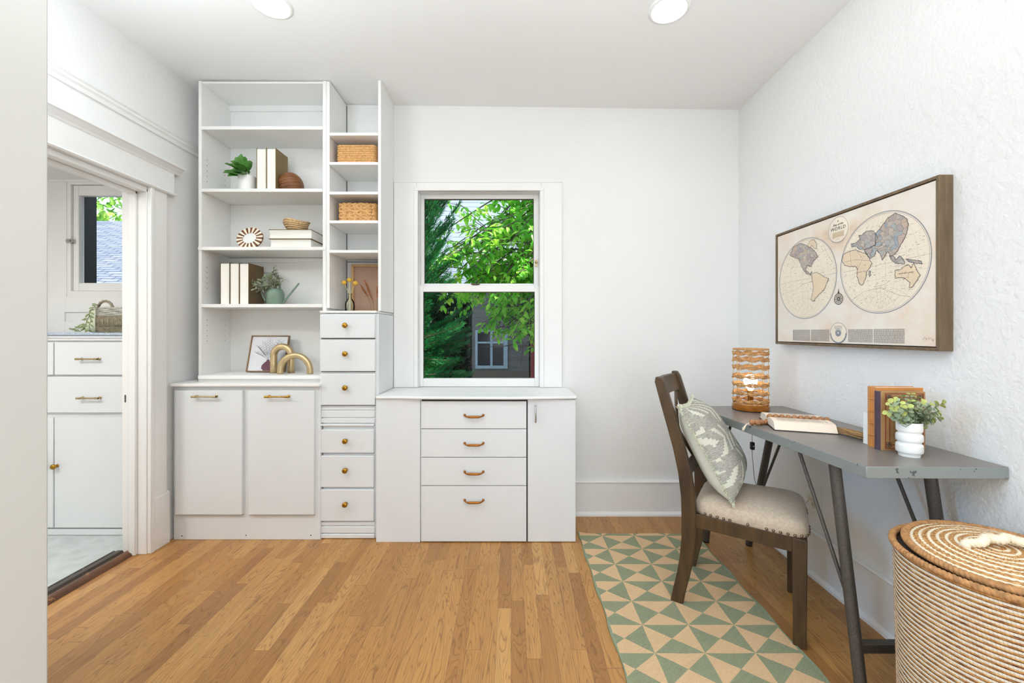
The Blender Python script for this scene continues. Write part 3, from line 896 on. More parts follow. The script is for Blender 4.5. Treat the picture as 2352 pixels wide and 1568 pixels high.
# ---- window cabinet
WY = 2.366
def wz(py): return PZ(py, WY)
t = thing('window_cabinet', 'white cabinet under the window with four bronze-handled drawers', 'cabinet', (-0.2, 2.55, 0))
m = MB().box(-0.772, 0.366, WY + 0.016, YB, 0.0, 0.818)
m.box(-0.773, PX(965, WY), WY + 0.002, WY + 0.018, 0, 0.818)
m.build('body', 'cab', t, bevel=0.001)
X0, X1 = PX(967.5, WY), PX(1209, WY)
for (a, b) in ((921, 983.5), (985, 1048.8), (1050.3, 1113.8), (1115.3, 1243.5)):
    dr = MB().box(X0, X1, WY - 0.004, WY + 0.014, max(0.006, wz(b)), wz(a)).build('drawer', 'cab', t, bevel=0.0012)
    bowpull(dr, PX(1089, WY), WY - 0.004, wz(a + 32.5), 0.110)
m = MB().box(X0 + 0.002, X1 + 0.006, WY + 0.008, WY + 0.0155, 0.004, 0.815); m.build('shadow_gap', 'gap', t)
X0, X1 = PX(1212.3, WY), PX(1322, WY)
d = MB().box(X0, X1, WY - 0.002, WY + 0.014, 0.004, 0.816).build('door', 'cab', t, bevel=0.0015)
m = MB(); xh = PX(1230, WY)
m.tube([(xh, WY - 0.002, wz(931)), (xh, WY - 0.022, wz(931.5)), (xh, WY - 0.027, wz(935)), (xh, WY - 0.027, wz(964)), (xh, WY - 0.022, wz(967.5)), (xh, WY - 0.002, wz(968))], 0.0042, 10)
tag(m.build('handle', 'chrome', d, smooth='auto'), 'silver wire pull')
m = MB()
poly = [(-0.773, YB), (-0.773, 2.355), (-0.62, 2.352), (-0.50, 2.338), (0.02, 2.330), (0.12, 2.335), (0.372, 2.352), (0.376, 2.36), (0.375, YB - 0.02), (0.345, YB)]
m.prism(poly, 'z', 0.820, 0.836)
tag(m.build('countertop', 'trim', bevel=0.005), 'white windowsill counter with a slightly bowed front edge', 'countertop')

# ---- pantry cabinet through the doorway
PY = 2.46
def pz(py): return PZ(py, PY)
t = thing('pantry_cabinet', 'white pantry cabinet of drawers and doors seen through the doorway', 'cabinet', (-2.65, 2.6, 0))
panel(t, 'body', -3.3, -2.104, PY + 0.004, YB - 0.014, 0, pz(771), 'cab')
m = MB().box(-3.3, -2.104, PY - 0.010, PY + 0.004, pz(782), pz(772)).box(-3.3, -2.104, PY - 0.018, PY + 0.004, pz(776), pz(770))
m.build('moulding', 'cab', t, bevel=0.002)
def pdoor(nm, a, b, c, d):
    return MB().box(PX(a, PY), PX(b, PY), PY - 0.016, PY, pz(d), pz(c)).build(nm, 'cab', t, bevel=0.003)
x_r = 322
d1 = pdoor('drawer', -40, 128.5, 786, 860); d1 = pdoor('drawer', 131.5, x_r, 785.5, 860)
barpull(d1, PX(215, PY), PY - 0.016, pz(823.5), 0.128, 'brass_pale')
d1 = pdoor('drawer', -40, x_r, 864, 946.5); barpull(d1, PX(217, PY), PY - 0.016, pz(912), 0.128, 'brass_pale')
d1 = pdoor('door', -40, 128.5, 958, 1209); knob(d1, PX(113, PY), PY - 0.016, pz(1065))
d1 = pdoor('door', 131.5, x_r, 957, 1209); knob(d1, PX(139, PY), PY - 0.016, pz(1067))
m = MB().box(-3.3, -2.104, PY - 0.012, PY + 0.004, 0.0, pz(1213)); m.build('base_board', 'cab', t, bevel=0.002)
tag(MB().box(-3.3, -2.103, PY - 0.03, YB, 1.1835, 1.1985).build('countertop', 'granite', bevel=0.001), 'speckled blue-grey stone counter on the pantry cabinet', 'countertop')
# ------------------------------------------------------------------ objects on the shelves


def book(name, label, cat, x0, x1, y0, y1, z0, z1, cover, group=None, upright=True, pages='pages', lip=0.004):
    """a hardback whose fore-edge faces -y; upright: boards are the x sides; lying: boards are the z sides"""
    t = thing(name, label, cat, ((x0 + x1) / 2, (y0 + y1) / 2, z0), group)
    c = 0.0028
    m = MB()
    if upright:
        m.box(x0, x0 + c, y0, y1, z0, z1); m.box(x1 - c, x1, y0, y1, z0, z1)
        m.prism([(x0, y1 - c), (x1, y1 - c), (x1 - 0.002, y1 + 0.002), ((x0 + x1) / 2, y1 + 0.004), (x0 + 0.002, y1 + 0.002)], 'z', z0, z1)
    else:
        m.box(x0, x1, y0, y1, z0, z0 + c); m.box(x0, x1, y0, y1, z1 - c, z1); m.box(x0, x1, y1 - c, y1 + 0.002, z0, z1)
    m.build('cover', cover, t, bevel=0.0008)
    m = MB(); seg = 8
    if upright:
        a, b = x0 + c, x1 - c
        poly = [(a + (b - a) * i / seg, y0 + 0.003 + 0.006 * sin(pi * i / seg)) for i in range(seg + 1)] + [(b, y1 - c), (a, y1 - c)]
        m.prism(poly, 'z', z0 + lip * 0.6, z1 - lip)
    else:
        a, b = z0 + c, z1 - c
        poly = [(y0 + 0.004 + 0.005 * sin(pi * i / seg), a + (b - a) * i / seg) for i in range(seg + 1)] + [(y1 - c, b), (y1 - c, a)]
        m.prism(poly, 'x', x0 + lip, x1 - lip)
    m.build('page_block', pages, t, smooth='auto')
    return t


z = SZ[1]
xs_ = [PX(589, 2.5), PX(612, 2.5), PX(633.5, 2.5)]
book('book', 'tan hardback standing beside the potted plant, fore-edge outward', 'book', xs_[0], xs_[1] - 0.001, 2.5, 2.635, z, z + 0.255, 'cover_olive', 'upright books on the second shelf')
book('book', 'tan hardback standing beside the ribbed wooden ball, broad side showing', 'book', xs_[1], xs_[2], 2.5, 2.635, z, z + 0.256, 'cover_olive', 'upright books on the second shelf')
z = SZ[3]
xs_ = [PX(505, 2.51), PX(527.6, 2.51), PX(549.4, 2.51), PX(571.5, 2.51)]
labs = ['brown hardback at the outer end of its row, next to the bookcase side', 'brown hardback between two others like it', 'brown hardback beside the green watering can, dark cover showing']
for i in range(3):
    book('book', labs[i], 'book', xs_[i] + 0.0006, xs_[i + 1] - 0.0006, 2.51, 2.662, z, z + 0.253 - 0.001 * i, 'cover_brown', 'upright books beside the watering can')
z = SZ[2]
xa, xb = PX(618, 2.5), PX(715.5, 2.5)
book('book', 'pale hardback lying flat under the other book, on the shelf', 'book', xa + 0.002, xb - 0.003, 2.5, 2.67, z, z + 0.054, 'cover_olive', 'stacked pale books', upright=False)
book('book', 'pale hardback lying on top of the other, under the rope bowl', 'book', xa - 0.002, xb, 2.498, 2.67, z + 0.0545, z + 0.112, 'cover_olive', 'stacked pale books', upright=False)
# rope bowl
t = thing('rope_bowl', 'small shallow bowl of coiled straw rope on the lying books', 'bowl', (PX(681.5, 2.585), 2.585, z + 0.1122))
m = MB(); cx, cy, cz0 = t.location
for k in range(6):
    rr = [0.046, 0.052, 0.058, 0.062, 0.066, 0.068][k]
    wob = 0.0015 * k
    pts = [(cx + (rr + wob * sin(3 * 2 * pi * i / 60 + k)) * cos(2 * pi * i / 60), cy + rr * sin(2 * pi * i / 60), cz0 + 0.0065 + 0.0115 * k + wob * sin(2 * 2 * pi * i / 60)) for i in range(60)]
    m.tube(pts, 0.0070, 8, closed=True, sect=rope_soft, twist=300)
m.build('coiled_wall', 'jute', t, smooth=True)
MB().lathe([(0.002, 0.004), (0.046, 0.004)], (cx, cy, cz0), 30).build('bowl_bottom', 'jute', t)

# potted plant with deep green leaves
rnd = random.Random(5)
z = SZ[1]; px_, py_ = PX(567.5, 2.545), 2.545
t = thing('potted_plant', 'small deep green broad-leaved plant in a white cup pot', 'plant', (px_, py_, z))
m = MB().lathe([(0.036, 0), (0.043, 0.004), (0.047, 0.03), (0.0485, 0.062), (0.049, 0.098), (0.046, 0.100), (0.044, 0.094), (0.043, 0.08), (0.001, 0.078)], (px_, py_, z), 40)
m.build('pot', 'white', t, smooth='auto')
m = MB(); st = MB()
spec = [(-150, 20, .075), (-110, 55, .085), (-75, 35, .085), (-50, 65, .09), (-30, 80, .10), (-170, 55, .10), (160, 40, .08), (-95, 80, .115), (120, 60, .10), (-130, 5, .06), (-60, 10, .06), (80, 70, .10), (-20, 45, .065), (-100, 20, .055), (-160, 75, .12), (-70, 95, .12), (-125, 40, .105)]
for a, e, d in spec:
    a, e = radians(a), radians(e)
    dr = Vector((cos(a) * cos(e), sin(a) * cos(e), sin(e)))
    b = Vector((px_ - 0.008, py_, z + 0.088)); p = b + dr * (d * 0.55)
    p.x = min(p.x, px_ + 0.018)
    st.tube([b, (b + p) / 2 + Vector((0, 0, 0.006)), p], 0.002, 6)
    ld = (dr + Vector((0, -0.35, -0.25))).normalized()
    if p.x > px_ and ld.x > 0.15: ld.x = -0.1
    m.leaf(p, ld, (0.1 * rnd.uniform(-1, 1), -0.8, 0.75), 0.072 * rnd.uniform(.85, 1.1), 0.052 * rnd.uniform(.9, 1.15), 0.2, True)
m.build('leaves', 'leaf_deep', t, smooth=True); st.build('stems', 'leaf_deep', t, smooth=True)

# ribbed wooden ball
cx, cy = PX(673.5, 2.575), 2.575
m = MB(); prof = []; R_ = 0.0725; n_ = 110
for i in range(n_ + 1):
    a = -0.85 + (pi / 2 + 0.85) * i / n_
    rr = R_ * (1 - 0.035 * (1 - abs(sin(i * pi / 5.5))) ** 3)
    prof.append((max(0.0005, rr * cos(a)), rr * sin(a) * 1.06 + 0.058))
m.lathe(prof, (0, 0, 0), 56)
mt = Matrix.Translation((cx, cy, z)) @ Matrix.Rotation(radians(-13), 4, 'Y')
m.xform(mt); m.v = [(x, y, max(zv, z)) for x, y, zv in m.v]
m.v = [(x, y, zv) for x, y, zv in m.v]
tag(m.build('ribbed_ball', 'ball_wood', smooth='auto', auto=25), 'brown ribbed wooden ball on the second shelf beside the upright books', 'ornament')

# oval inlaid photo frame
z = SZ[2]; cx, cy = PX(574.5, 2.545), 2.545
t = thing('photo_frame', 'small oval frame inlaid with brown and cream wedges', 'picture frame', (cx, cy, z))
tilt = Matrix.Translation((cx, cy, z + 0.0675)) @ Matrix.Rotation(radians(-10), 4, 'X') @ Matrix.Rotation(radians(-14), 4, 'Y')
NW = 32
for col, nm in ((0, 'inlay'), (1, 'cream')):
    m = MB()
    for k in range(NW):
        if k % 2 != col: continue
        a0, a1 = 2 * pi * k / NW, 2 * pi * (k + 1) / NW
        seg = 4
        ou = [(0.079 * cos(a0 + (a1 - a0) * j / seg), 0.067 * sin(a0 + (a1 - a0) * j / seg)) for j in range(seg + 1)]
        inn = [(0.041 * cos(a0 + (a1 - a0) * j / seg), 0.033 * sin(a0 + (a1 - a0) * j / seg)) for j in range(seg, -1, -1)]
        m.prism(ou + inn, 'y', -0.008, 0.0)
    m.xform(tilt); tag(m.build('wedge_inlay', nm, t), ('brown' if not col else 'cream') + ' inlay wedges')
m = MB(); el = [(0.079 * cos(2 * pi * j / 48), 0.067 * sin(2 * pi * j / 48)) for j in range(48)]
m.prism(el, 'y', 0.0002, 0.007).xform(tilt); m.build('frame_back', 'frame_mid', t)
m = MB(); el = [(0.0415 * cos(2 * pi * j / 40), 0.0335 * sin(2 * pi * j / 40)) for j in range(40)]
m.prism(el, 'y', -0.004, -0.0002).xform(tilt); m.build('photo_insert', 'white', t)
MB().prism([(0.004, 0.002), (0.062, -0.064), (0.058, -0.064), (0.0, 0.0)], 'x', -0.012, 0.012).xform(Matrix.Translation((cx, cy, z + 0.066))).build('easel_stand', 'frame_mid', t)

# sage watering can with faux sage
z = SZ[3]; Yc = 2.575; cx = PX(632.5, Yc)
t = thing('watering_can', 'sage green watering can with a long straight spout', 'watering can', (cx, Yc, z))
m = MB().lathe([(0.042, 0), (0.046, 0.002), (0.050, 0.03), (0.051, 0.06), (0.049, 0.078), (0.042, 0.094), (0.032, 0.103), (0.026, 0.104), (0.025, 0.098), (0.001, 0.09)], (cx, Yc, z), 40)
m.build('body', 'teal', t, smooth='auto')
def pw(x, y, Y=Yc): return (PX(x, Y), Y, PZ(y, Y))
hp = [(609.5, 690), (604, 680), (600.5, 668), (599.5, 655), (601.5, 645), (606, 636), (613, 631), (621, 628.5), (630, 629.5), (636, 634), (640.5, 643), (642.5, 653), (643, 664)]
MB().tube([pw(*p) for p in hp], 0.0062, 10).build('handle', 'teal', t, smooth='auto')
MB().tube([pw(649, 697), pw(654, 690.5), pw(670, 671), pw(687, 650)], [0.008, 0.006, 0.0055, 0.005], 12).build('spout', 'teal', t, smooth='auto')
t2 = thing('faux_sage', 'trailing grey-green sage sprigs standing in the watering can', 'plant', (cx, Yc, z + 0.1005))
m = MB(); st = MB(); b0 = Vector((cx + 0.002, Yc, z + 0.0925))
stems = [((628, 617), 16), ((612, 640), 12), ((600, 645), 12), ((590, 655), 12), ((578, 652), 16), ((596, 668), 14), ((586, 663), 12), ((646, 648), 10), ((640, 640), 12), ((621, 634), 12), ((634, 646), 10), ((626, 650), 10), ((616, 655), 10)]
for k, ((ex, ey), nl) in enumerate(stems):
    e = Vector(pw(ex, ey, Yc - 0.055 + 0.02 * (k % 3)))
    mid = (b0 + e) / 2 + Vector((0.0, -0.012, 0.018))
    pts = [b0.lerp(mid, u).lerp(mid.lerp(e, u), u) for u in [i / 8 for i in range(9)]]
    st.tube(pts, 0.0013, 5)
    for j in range(nl):
        u = 0.22 + 0.78 * (j + 1) / nl
        i = min(7, int(u * 8)); p = pts[i].lerp(pts[i + 1], u * 8 - i)
        dr = (pts[min(8, i + 1)] - pts[i]).normalized()
        side = Vector((rnd.uniform(-1, 1), rnd.uniform(-1, .6), rnd.uniform(-.5, 1))).normalized()
        m.leaf(p, (dr * 0.75 + side * 0.9), (rnd.uniform(-.4, .4), -1, .5), 0.030 * rnd.uniform(.8, 1.2), 0.0105, 0.25)
m.build('leaves', 'leaf_sage', t2, smooth=True); st.build('stems', 'stem', t2)

# framed botanical print and gold arches on the deck
z = 0.946
lean = radians(-15)
cx, cy = PX(609.5, 2.61), 2.612
t = thing('art_print', 'small wood-framed line drawing of vases leaning on the back panel', 'picture', (cx, cy, z))
fw, fh = 0.243, 0.236
T = Matrix.Translation((cx, cy, z + 0.004)) @ Matrix.Rotation(lean, 4, 'X')
m = MB(); b = 0.0065
m.box(-fw / 2, fw / 2, -0.009, 0.009, 0, b); m.box(-fw / 2, fw / 2, -0.009, 0.009, fh - b, fh); m.box(-fw / 2, -fw / 2 + b, -0.009, 0.009, b, fh - b); m.box(fw / 2 - b, fw / 2, -0.009, 0.009, b, fh - b)
m.xform(T); m.build('frame', 'frame_mid', t, bevel=0.001)
m = MB().box(-fw / 2 + b, fw / 2 - b, -0.002, 0.006, b, fh - b).xform(T); m.build('print_paper', 'art_paper', t)
def pot_poly(c, w, h, nk):
    return [(c - w * .3, 0.008), (c + w * .3, 0.008), (c + w * .5, h * .3), (c + w * .47, h * .55), (c + w * .25, h * .8), (c + nk, h * .88), (c + nk, h), (c - nk, h), (c - nk, h * .88), (c - w * .25, h * .8), (c - w * .47, h * .55), (c - w * .5, h * .3)]
m = MB().prism(pot_poly(0.006, 0.075, 0.078, 0.009), 'y', -0.0024, -0.0018).xform(T); tag(m.build('printed_vase', 'art_plum', t), 'plum coloured printed vase')
m = MB().prism(pot_poly(0.052, 0.05, 0.058, 0.006), 'y', -0.0030, -0.0022).xform(T); tag(m.build('printed_vase', 'art_pink', t), 'pink printed vase')
m = MB()
def ln(pts, w=0.00038):
    m.tube([(p[0], -0.0026, p[1]) for p in pts], w, 4, caps=False)
def bz(a, c, d, n=8): return [(a[0] * (1 - u) ** 2 + 2 * c[0] * u * (1 - u) + d[0] * u * u, a[1] * (1 - u) ** 2 + 2 * c[1] * u * (1 - u) + d[1] * u * u) for u in [i / n for i in range(n + 1)]]
for (ex, ez, kind) in ((0.0, 0.215, 'r'), (-0.055, 0.15, 'l'), (-0.075, 0.12, 'l'), (-0.03, 0.19, 'r'), (0.03, 0.18, 'r'), (0.075, 0.19, 'l'), (0.055, 0.20, 'l'), (0.06, 0.15, 'l'), (-0.07, 0.16, 'l')):
    root = (0.006, 0.078) if ex < 0.05 else (0.052, 0.058)
    c = bz(root, ((root[0] + ex) / 2 * .7, (root[1] + ez) / 2), (ex, ez)); ln(c)
    for j in range(3, 9):
        p = c[j]
        for sgn in (-1, 1):
            if kind == 'r':
                cc = (p[0] + sgn * 0.010, p[1]); ln([(cc[0] + 0.0075 * cos(a), cc[1] + 0.0075 * sin(a)) for a in [2 * pi * q / 10 for q in range(11)]], 0.00034)
            else:
                ln([p, (p[0] + sgn * 0.010, p[1] + 0.006), (p[0] + sgn * 0.018, p[1] + 0.014), (p[0] + sgn * 0.008, p[1] + 0.012), p], 0.00034)
m.xform(T); m.build('line_drawing', 'ink', t)


def arch(label, xl, xr, Y, rtop, r):
    R = (xr - xl) / 2; xc = (xl + xr) / 2
    zc = rtop - R
    pts = [(xl, Y, z), (xl, Y, z + (zc - z) * .5)] + [(xc - R * cos(a), Y, zc + R * sin(a)) for a in [pi * i / 28 for i in range(29)]] + [(xr, Y, z + (zc - z) * .5), (xr, Y, z)]
    m = MB().tube(pts, r, 36, sect=lambda ph: 1 - 0.07 * (0.5 + 0.5 * cos(ph * 12)), up=(0, 1, 0))
    tag(m.build('gold_arch', 'gold', smooth=True), label, 'ornament', 'ribbed gold arches')


arch('taller narrow ribbed gold arch, behind the wide one', PX(628.5, 2.585), PX(668.5, 2.585), 2.585, PZ(796, 2.585), 0.0205)
arch('low wide ribbed gold arch, in front of the tall one', PX(643.5, 2.53), PX(712, 2.53), 2.53, PZ(816, 2.53), 0.0185)

# ---- narrow tower contents


def rope_basket(label, xa, xb, ya, yb, z0, h, style):
    t = thing('wicker_basket', label, 'basket', ((xa + xb) / 2, (ya + yb) / 2, z0), 'lidded wicker boxes in the narrow tower')
    m = MB(); rows = 9 if style == 0 else 6
    rr = h / rows / 2 * 1.08
    rc = 0.016
    def path(zz, ins, ph=0.0, amp=0.0):
        pts = []
        X0, X1, Y0, Y1 = xa + rr + ins, xb - rr - ins, ya + rr + ins, yb - rr - ins
        seglen = 0.006
        cs = [((X1 - rc, Y0 + rc), -pi / 2), ((X1 - rc, Y1 - rc), 0), ((X0 + rc, Y1 - rc), pi / 2), ((X0 + rc, Y0 + rc), pi)]
        last = None
        for (c, a) in cs:
            arc = [(c[0] + rc * cos(a + q), c[1] + rc * sin(a + q)) for q in (0, pi / 8, pi / 4, 3 * pi / 8, pi / 2)]
            if last:
                d = sqrt((arc[0][0] - last[0]) ** 2 + (arc[0][1] - last[1]) ** 2); n = max(2, int(d / seglen))
                pts += [(last[0] + (arc[0][0] - last[0]) * i / n, last[1] + (arc[0][1] - last[1]) * i / n) for i in range(1, n)]
            pts += arc; last = arc[-1]
        n = int(sqrt((pts[0][0] - last[0]) ** 2 + (pts[0][1] - last[1]) ** 2) / seglen)
        pts += [(last[0] + (pts[0][0] - last[0]) * i / n, last[1] + (pts[0][1] - last[1]) * i / n) for i in range(1, n)]
        out = []
        for i, p in enumerate(pts):
            s_ = i * seglen
            k = amp * sin(s_ / 0.034 * pi + ph)
            out.append((p[0], p[1], zz + k))
        return out
    for k in range(rows):
        zz = z0 + rr + (h - 2 * rr) * k / (rows - 1)
        if style == 0:
            m.tube(path(zz, 0.001 * (k % 2)), rr * 1.10, 8, closed=True, sect=rope_soft, twist=110 + 30 * (k % 3))
        else:
            m.tube(path(zz, 0.0, k * pi, rr * 0.55), rr * 0.92, 8, closed=True, sect=rope_soft, twist=90)
            m.tube(path(zz, 0.002, k * pi + pi, rr * 0.55), rr * 0.82, 8, closed=True, sect=rope_soft, twist=-90)
    m.build('woven_side', 'hyacinth', t, smooth=True)
    m = MB().box(xa + 0.012, xb - 0.012, ya + 0.012, yb - 0.012, z0 + h * 0.1, z0 + h - 0.006)
    m.build('lid', 'hyacinth', t, bevel=0.004)


rope_basket('straw rope box basket on the higher of the narrow shelves', PX(773, 2.51), PX(866.5, 2.51) - 0.004, 2.50, 2.66, 2.212, 0.123, 0)
rope_basket('loosely braided straw box basket on the lower of the narrow shelves', PX(775, 2.51), PX(867, 2.51) - 0.004, 2.50, 2.66, 1.865, 0.118, 1)

z = 1.3275
# framed pampas panel
xa, xb, ya = PX(807, 2.66), -0.797, 2.655
t = thing('pampas_picture', 'light wood framed mauve panel with pampas grass stalks', 'picture', ((xa + xb) / 2, ya + 0.01, z))
h = PZ(606.5, 2.655) - z; b = 0.016
m = MB().box(xa, xb, ya, ya + 0.022, z, z + b).box(xa, xb, ya, ya + 0.022, z + h - b, z + h).box(xa, xa + b, ya, ya + 0.022, z + b, z + h - b).box(xb - b, xb, ya, ya + 0.022, z + b, z + h - b)
m.build('frame', 'frame_light', t, bevel=0.001)
MB().box(xa + b, xb - b, ya + 0.014, ya + 0.02, z + b, z + h - b).build('mauve_panel', 'pink_panel', t)
rnd = random.Random(11)
for (b0, tip, wd, base) in (((846, 683), (828.5, 655), .017, (853, 712)), ((856, 690), (838, 645), .021, (859, 712)), ((866, 683), (867, 658), .013, (866, 712))):
    Y = ya - 0.004
    A = Vector((PX(b0[0], Y), Y, PZ(b0[1], Y))); B = Vector((PX(tip[0], Y), Y, PZ(tip[1], Y))); C = Vector((PX(base[0], Y), Y, PZ(base[1], Y)))
    C.x = min(C.x, xb - 0.004); A.x = min(A.x, xb - 0.006); B.x = min(B.x, xb - 0.006)
    m = MB(); d = (B - A).normalized()
    for k in range(150):
        u = (k / 150)
        w = wd * sin(pi * min(1, u * 0.9 + 0.08)) ** .7
        p = A.lerp(B, u)
        q = Vector((rnd.uniform(-1, 1), rnd.uniform(-.35, .1), rnd.uniform(-.3, .3)))
        m.leaf(p, d * 1.1 + q * 0.45, (0, -1, 0), 0.8 * w + 0.006, 0.0022, 0.0)
    tag(m.build('pampas_plume', 'plume', t), 'russet pampas plume')
    MB().tube([A, (A + C) / 2 + Vector((0.002, 0, 0)), Vector((C.x, Y, z + 0.004))], 0.0008, 5).build('pampas_stalk', 'stem', t)

# glass bud vase with yellow craspedia
Yc = 2.565; cx = PX(803.5, Yc)
t = thing('bud_vase', 'small clear glass bottle vase on the narrow tower', 'vase', (cx, Yc, z))
m = MB().lathe([(0.026, 0.0005), (0.0285, 0.004), (0.0290, 0.04), (0.0275, 0.058), (0.019, 0.072), (0.0105, 0.084), (0.010, 0.106), (0.0135, 0.113), (0.0128, 0.1135), (0.0088, 0.106), (0.0093, 0.085), (0.018, 0.071), (0.0262, 0.057), (0.0275, 0.04), (0.027, 0.006), (0.001, 0.005)], (cx, Yc, z), 40)
m.build('glass_body', 'clear', t, smooth='auto')
t2 = thing('dried_flowers', 'three yellow ball-headed dried flowers in the glass vase', 'flowers', (cx, Yc, z + 0.008))
for (hx, hy, bx) in ((791, 649, 1), (802.5, 642.5, 0), (816, 650, -1)):
    e = Vector((PX(hx, Yc), Yc - 0.004 * bx, PZ(hy, Yc))); b0 = Vector((cx + 0.021 * bx, Yc + 0.005 * bx, z + 0.0085)); nk = Vector((cx, Yc, z + 0.095))
    MB().tube([b0, b0.lerp(nk, .5) + Vector((0.003 * bx, 0, 0)), nk, e], 0.0014, 6).build('stalk', 'stalk', t2)
    MB().sphere(e, 0.0155, 16, 10, (1, 1, .92)).build('flower_head', 'billy', t2, smooth=True)

# ------------------------------------------------------------------ pantry counter items
z = 1.199; Yc = 2.56
xa, xb = PX(221, Yc - 0.06), -2.13
xb = xa + 0.30
t = thing('seagrass_basket', 'grey woven seagrass basket with round handle on the pantry counter', 'basket', ((xa + xb) / 2, Yc, z))
m = MB(); m.cur = 0
def bpath(zz, ins, amp, ph):
    ya, yb = Yc - 0.06 + ins, Yc + 0.09 - ins
    P = []
    for (p, q, n) in (((xa + ins, ya), (xb - ins, ya), 40), ((xb - ins, ya), (xb - ins, yb), 18), ((xb - ins, yb), (xa + ins, yb), 40), ((xa + ins, yb), (xa + ins, ya), 18)):
        P += [(p[0] + (q[0] - p[0]) * i / n, p[1] + (q[1] - p[1]) * i / n) for i in range(n)]
    return [(p[0], p[1], zz + amp * sin(i * pi / 7 + ph)) for i, p in enumerate(P)]
for k in range(4): m.tube(bpath(z + 0.005 + 0.0085 * k, 0, 0.0016, k), 0.0046, 7, closed=True, sect=rope, twist=200)
m.cur = 1
for k in range(6): m.tube(bpath(z + 0.105 + 0.0090 * k, 0, 0.0014, k * 2), 0.0046, 7, closed=True, sect=rope, twist=200)
m.cur = 0
n = 46
for k in range(n):
    x = xa + 0.002 + (xb - xa - 0.004) * k / n
    m.tube([(x, Yc - 0.0615, z + 0.036), (x + rnd.uniform(-.003, .003), Yc - 0.0645, z + 0.07), (x + rnd.uniform(-.002, .002), Yc - 0.0615, z + 0.104)], 0.0036, 6, sect=rope, twist=200)
m.build('woven_side', ['seagrass', 'seagrass_light'], t, smooth=True)
m = MB().box(xa + 0.006, xb - 0.006, Yc - 0.054, Yc + 0.084, z + 0.002, z + 0.14); m.build('lining', 'seagrass', t)
hx0, hx1, hz = PX(243.5, Yc), PX(277, Yc), z + 0.152
c_ = (hx0 + hx1) / 2; r_ = (hx1 - hx0) / 2
m = MB().tube([(c_ - r_ * cos(a), Yc - 0.05, hz - 0.01 + (r_ * 1.08) * sin(a)) for a in [pi * i / 30 for i in range(31)]], 0.0075, 10, sect=rope, twist=160)
m.build('handle', 'seagrass', t, smooth=True)
cx = PX(217, 2.62)
m = MB(); prof = [(0.02, 0), (0.042, 0.012), (0.050, 0.045), (0.044, 0.078), (0.030, 0.098), (0.034, 0.118), (0.032, 0.138), (0.018, 0.150), (0.002, 0.152)]
m.lathe(prof, (cx, 2.63, z), 32, rmod=lambda a, h: 1 + 0.04 * cos(8 * a))
tag(m.build('gourd', 'gourd', smooth=True), 'pale green gourd half hidden behind the seagrass basket', 'gourd')
t = thing('leaf_garland', 'trailing olive leaf garland draped from the seagrass basket', 'garland', (PX(200, 2.50), 2.50, z + 0.002))
m = MB(); st = MB(); rnd = random.Random(3); Yg = 2.475
paths = [[(222, 699), (214, 706), (207, 716), (205, 727), (200, 738), (196, 748), (193, 757), (186, 761), (170, 760)], [(206, 722), (208, 736), (204, 748), (207, 757), (209, 761)], [(196, 745), (188, 750), (178, 756), (168, 758)]]
for P_ in paths:
    pts = [Vector((PX(x, Yg), Yg + 0.004 * sin(x), max(z + 0.003, PZ(y, Yg)))) for x, y in P_]
    st.tube(pts, 0.0016, 5)
    for i in range(len(pts) - 1):
        for q in range(3):
            p = pts[i].lerp(pts[i + 1], q / 3); d = (pts[i + 1] - pts[i]).normalized()
            if q == 1 and rnd.random() < .4: continue
            sd = Vector((rnd.choice((-1, 1)) * rnd.uniform(.5, 1), rnd.uniform(-.5, .1), rnd.uniform(-.3, .6)))
            if p.z < z + 0.02: sd.z = abs(sd.z) + .2
            m.leaf(p, d * .5 + sd, (0, -1, .3), 0.028 * rnd.uniform(.8, 1.2), 0.010, 0.1)
m.build('leaves', 'leaf_olive', t, smooth=True); st.build('vine', 'stem', t)
# ------------------------------------------------------------------ desk corner
HZ = 0.793
A_, B_, C_, D_ = (1.007, 2.288), (1.078, 1.255), (1.503, 1.249), (1.503, 2.288)
t = thing('writing_desk', 'slate-topped desk on dark hammered metal legs against the wall', 'desk', (1.27, 1.77, 0))
m = MB(); P4 = [A_, B_, C_, D_]
m.prism(P4, 'z', HZ - 0.036, HZ - 0.0005)
m.build('desk_edge', 'desk_edge', t, bevel=0.0015)
ins = [(A_[0] + 0.001, A_[1] - 0.001), (B_[0] + 0.001, B_[1] + 0.001), (C_[0] - 0.001, C_[1] + 0.001), (D_[0] - 0.001, D_[1] - 0.001)]
MB().prism(ins, 'z', HZ - 0.001, HZ).build('desk_top', 'desk_top', t)
UZ = HZ - 0.036
legs = [((1.112, 1.423), (1.123, 1.32)), ((1.435, 1.423), (1.445, 1.32)), ((1.055, 2.12), (1.117, 2.37)), ((1.345, 2.12), (1.340, 2.33))]
br = [((1.10, 1.585), 0), ((1.425, 1.572), 1), ((1.055, 1.985), 2), ((1.318, 1.975), 3)]
for (a, b) in legs:
    MB().tube([(b[0], b[1], 0.012), (a[0], a[1], UZ - 0.002)], 0.0178, 24).build('leg', 'iron', t, smooth='auto')
    MB().lathe([(0.017, 0), (0.017, 0.006), (0.006, 0.008), (0.006, 0.03)], (b[0], b[1], 0.001), 16).build('foot_glide', 'black', t, smooth='auto')
    m = MB().box(a[0] - 0.03, a[0] + 0.03, a[1] - 0.05, a[1] + 0.05, UZ - 0.004, UZ); m.build('mounting_plate', 'iron', t)
for (tp, k) in br:
    a, b = legs[k]; q = 0.32 / UZ
    jx, jy = b[0] + (a[0] - b[0]) * q, b[1] + (a[1] - b[1]) * q
    MB().tube([(jx, jy, 0.30), (tp[0], tp[1], UZ)], 0.0062, 12).build('brace', 'iron', t, smooth='auto')
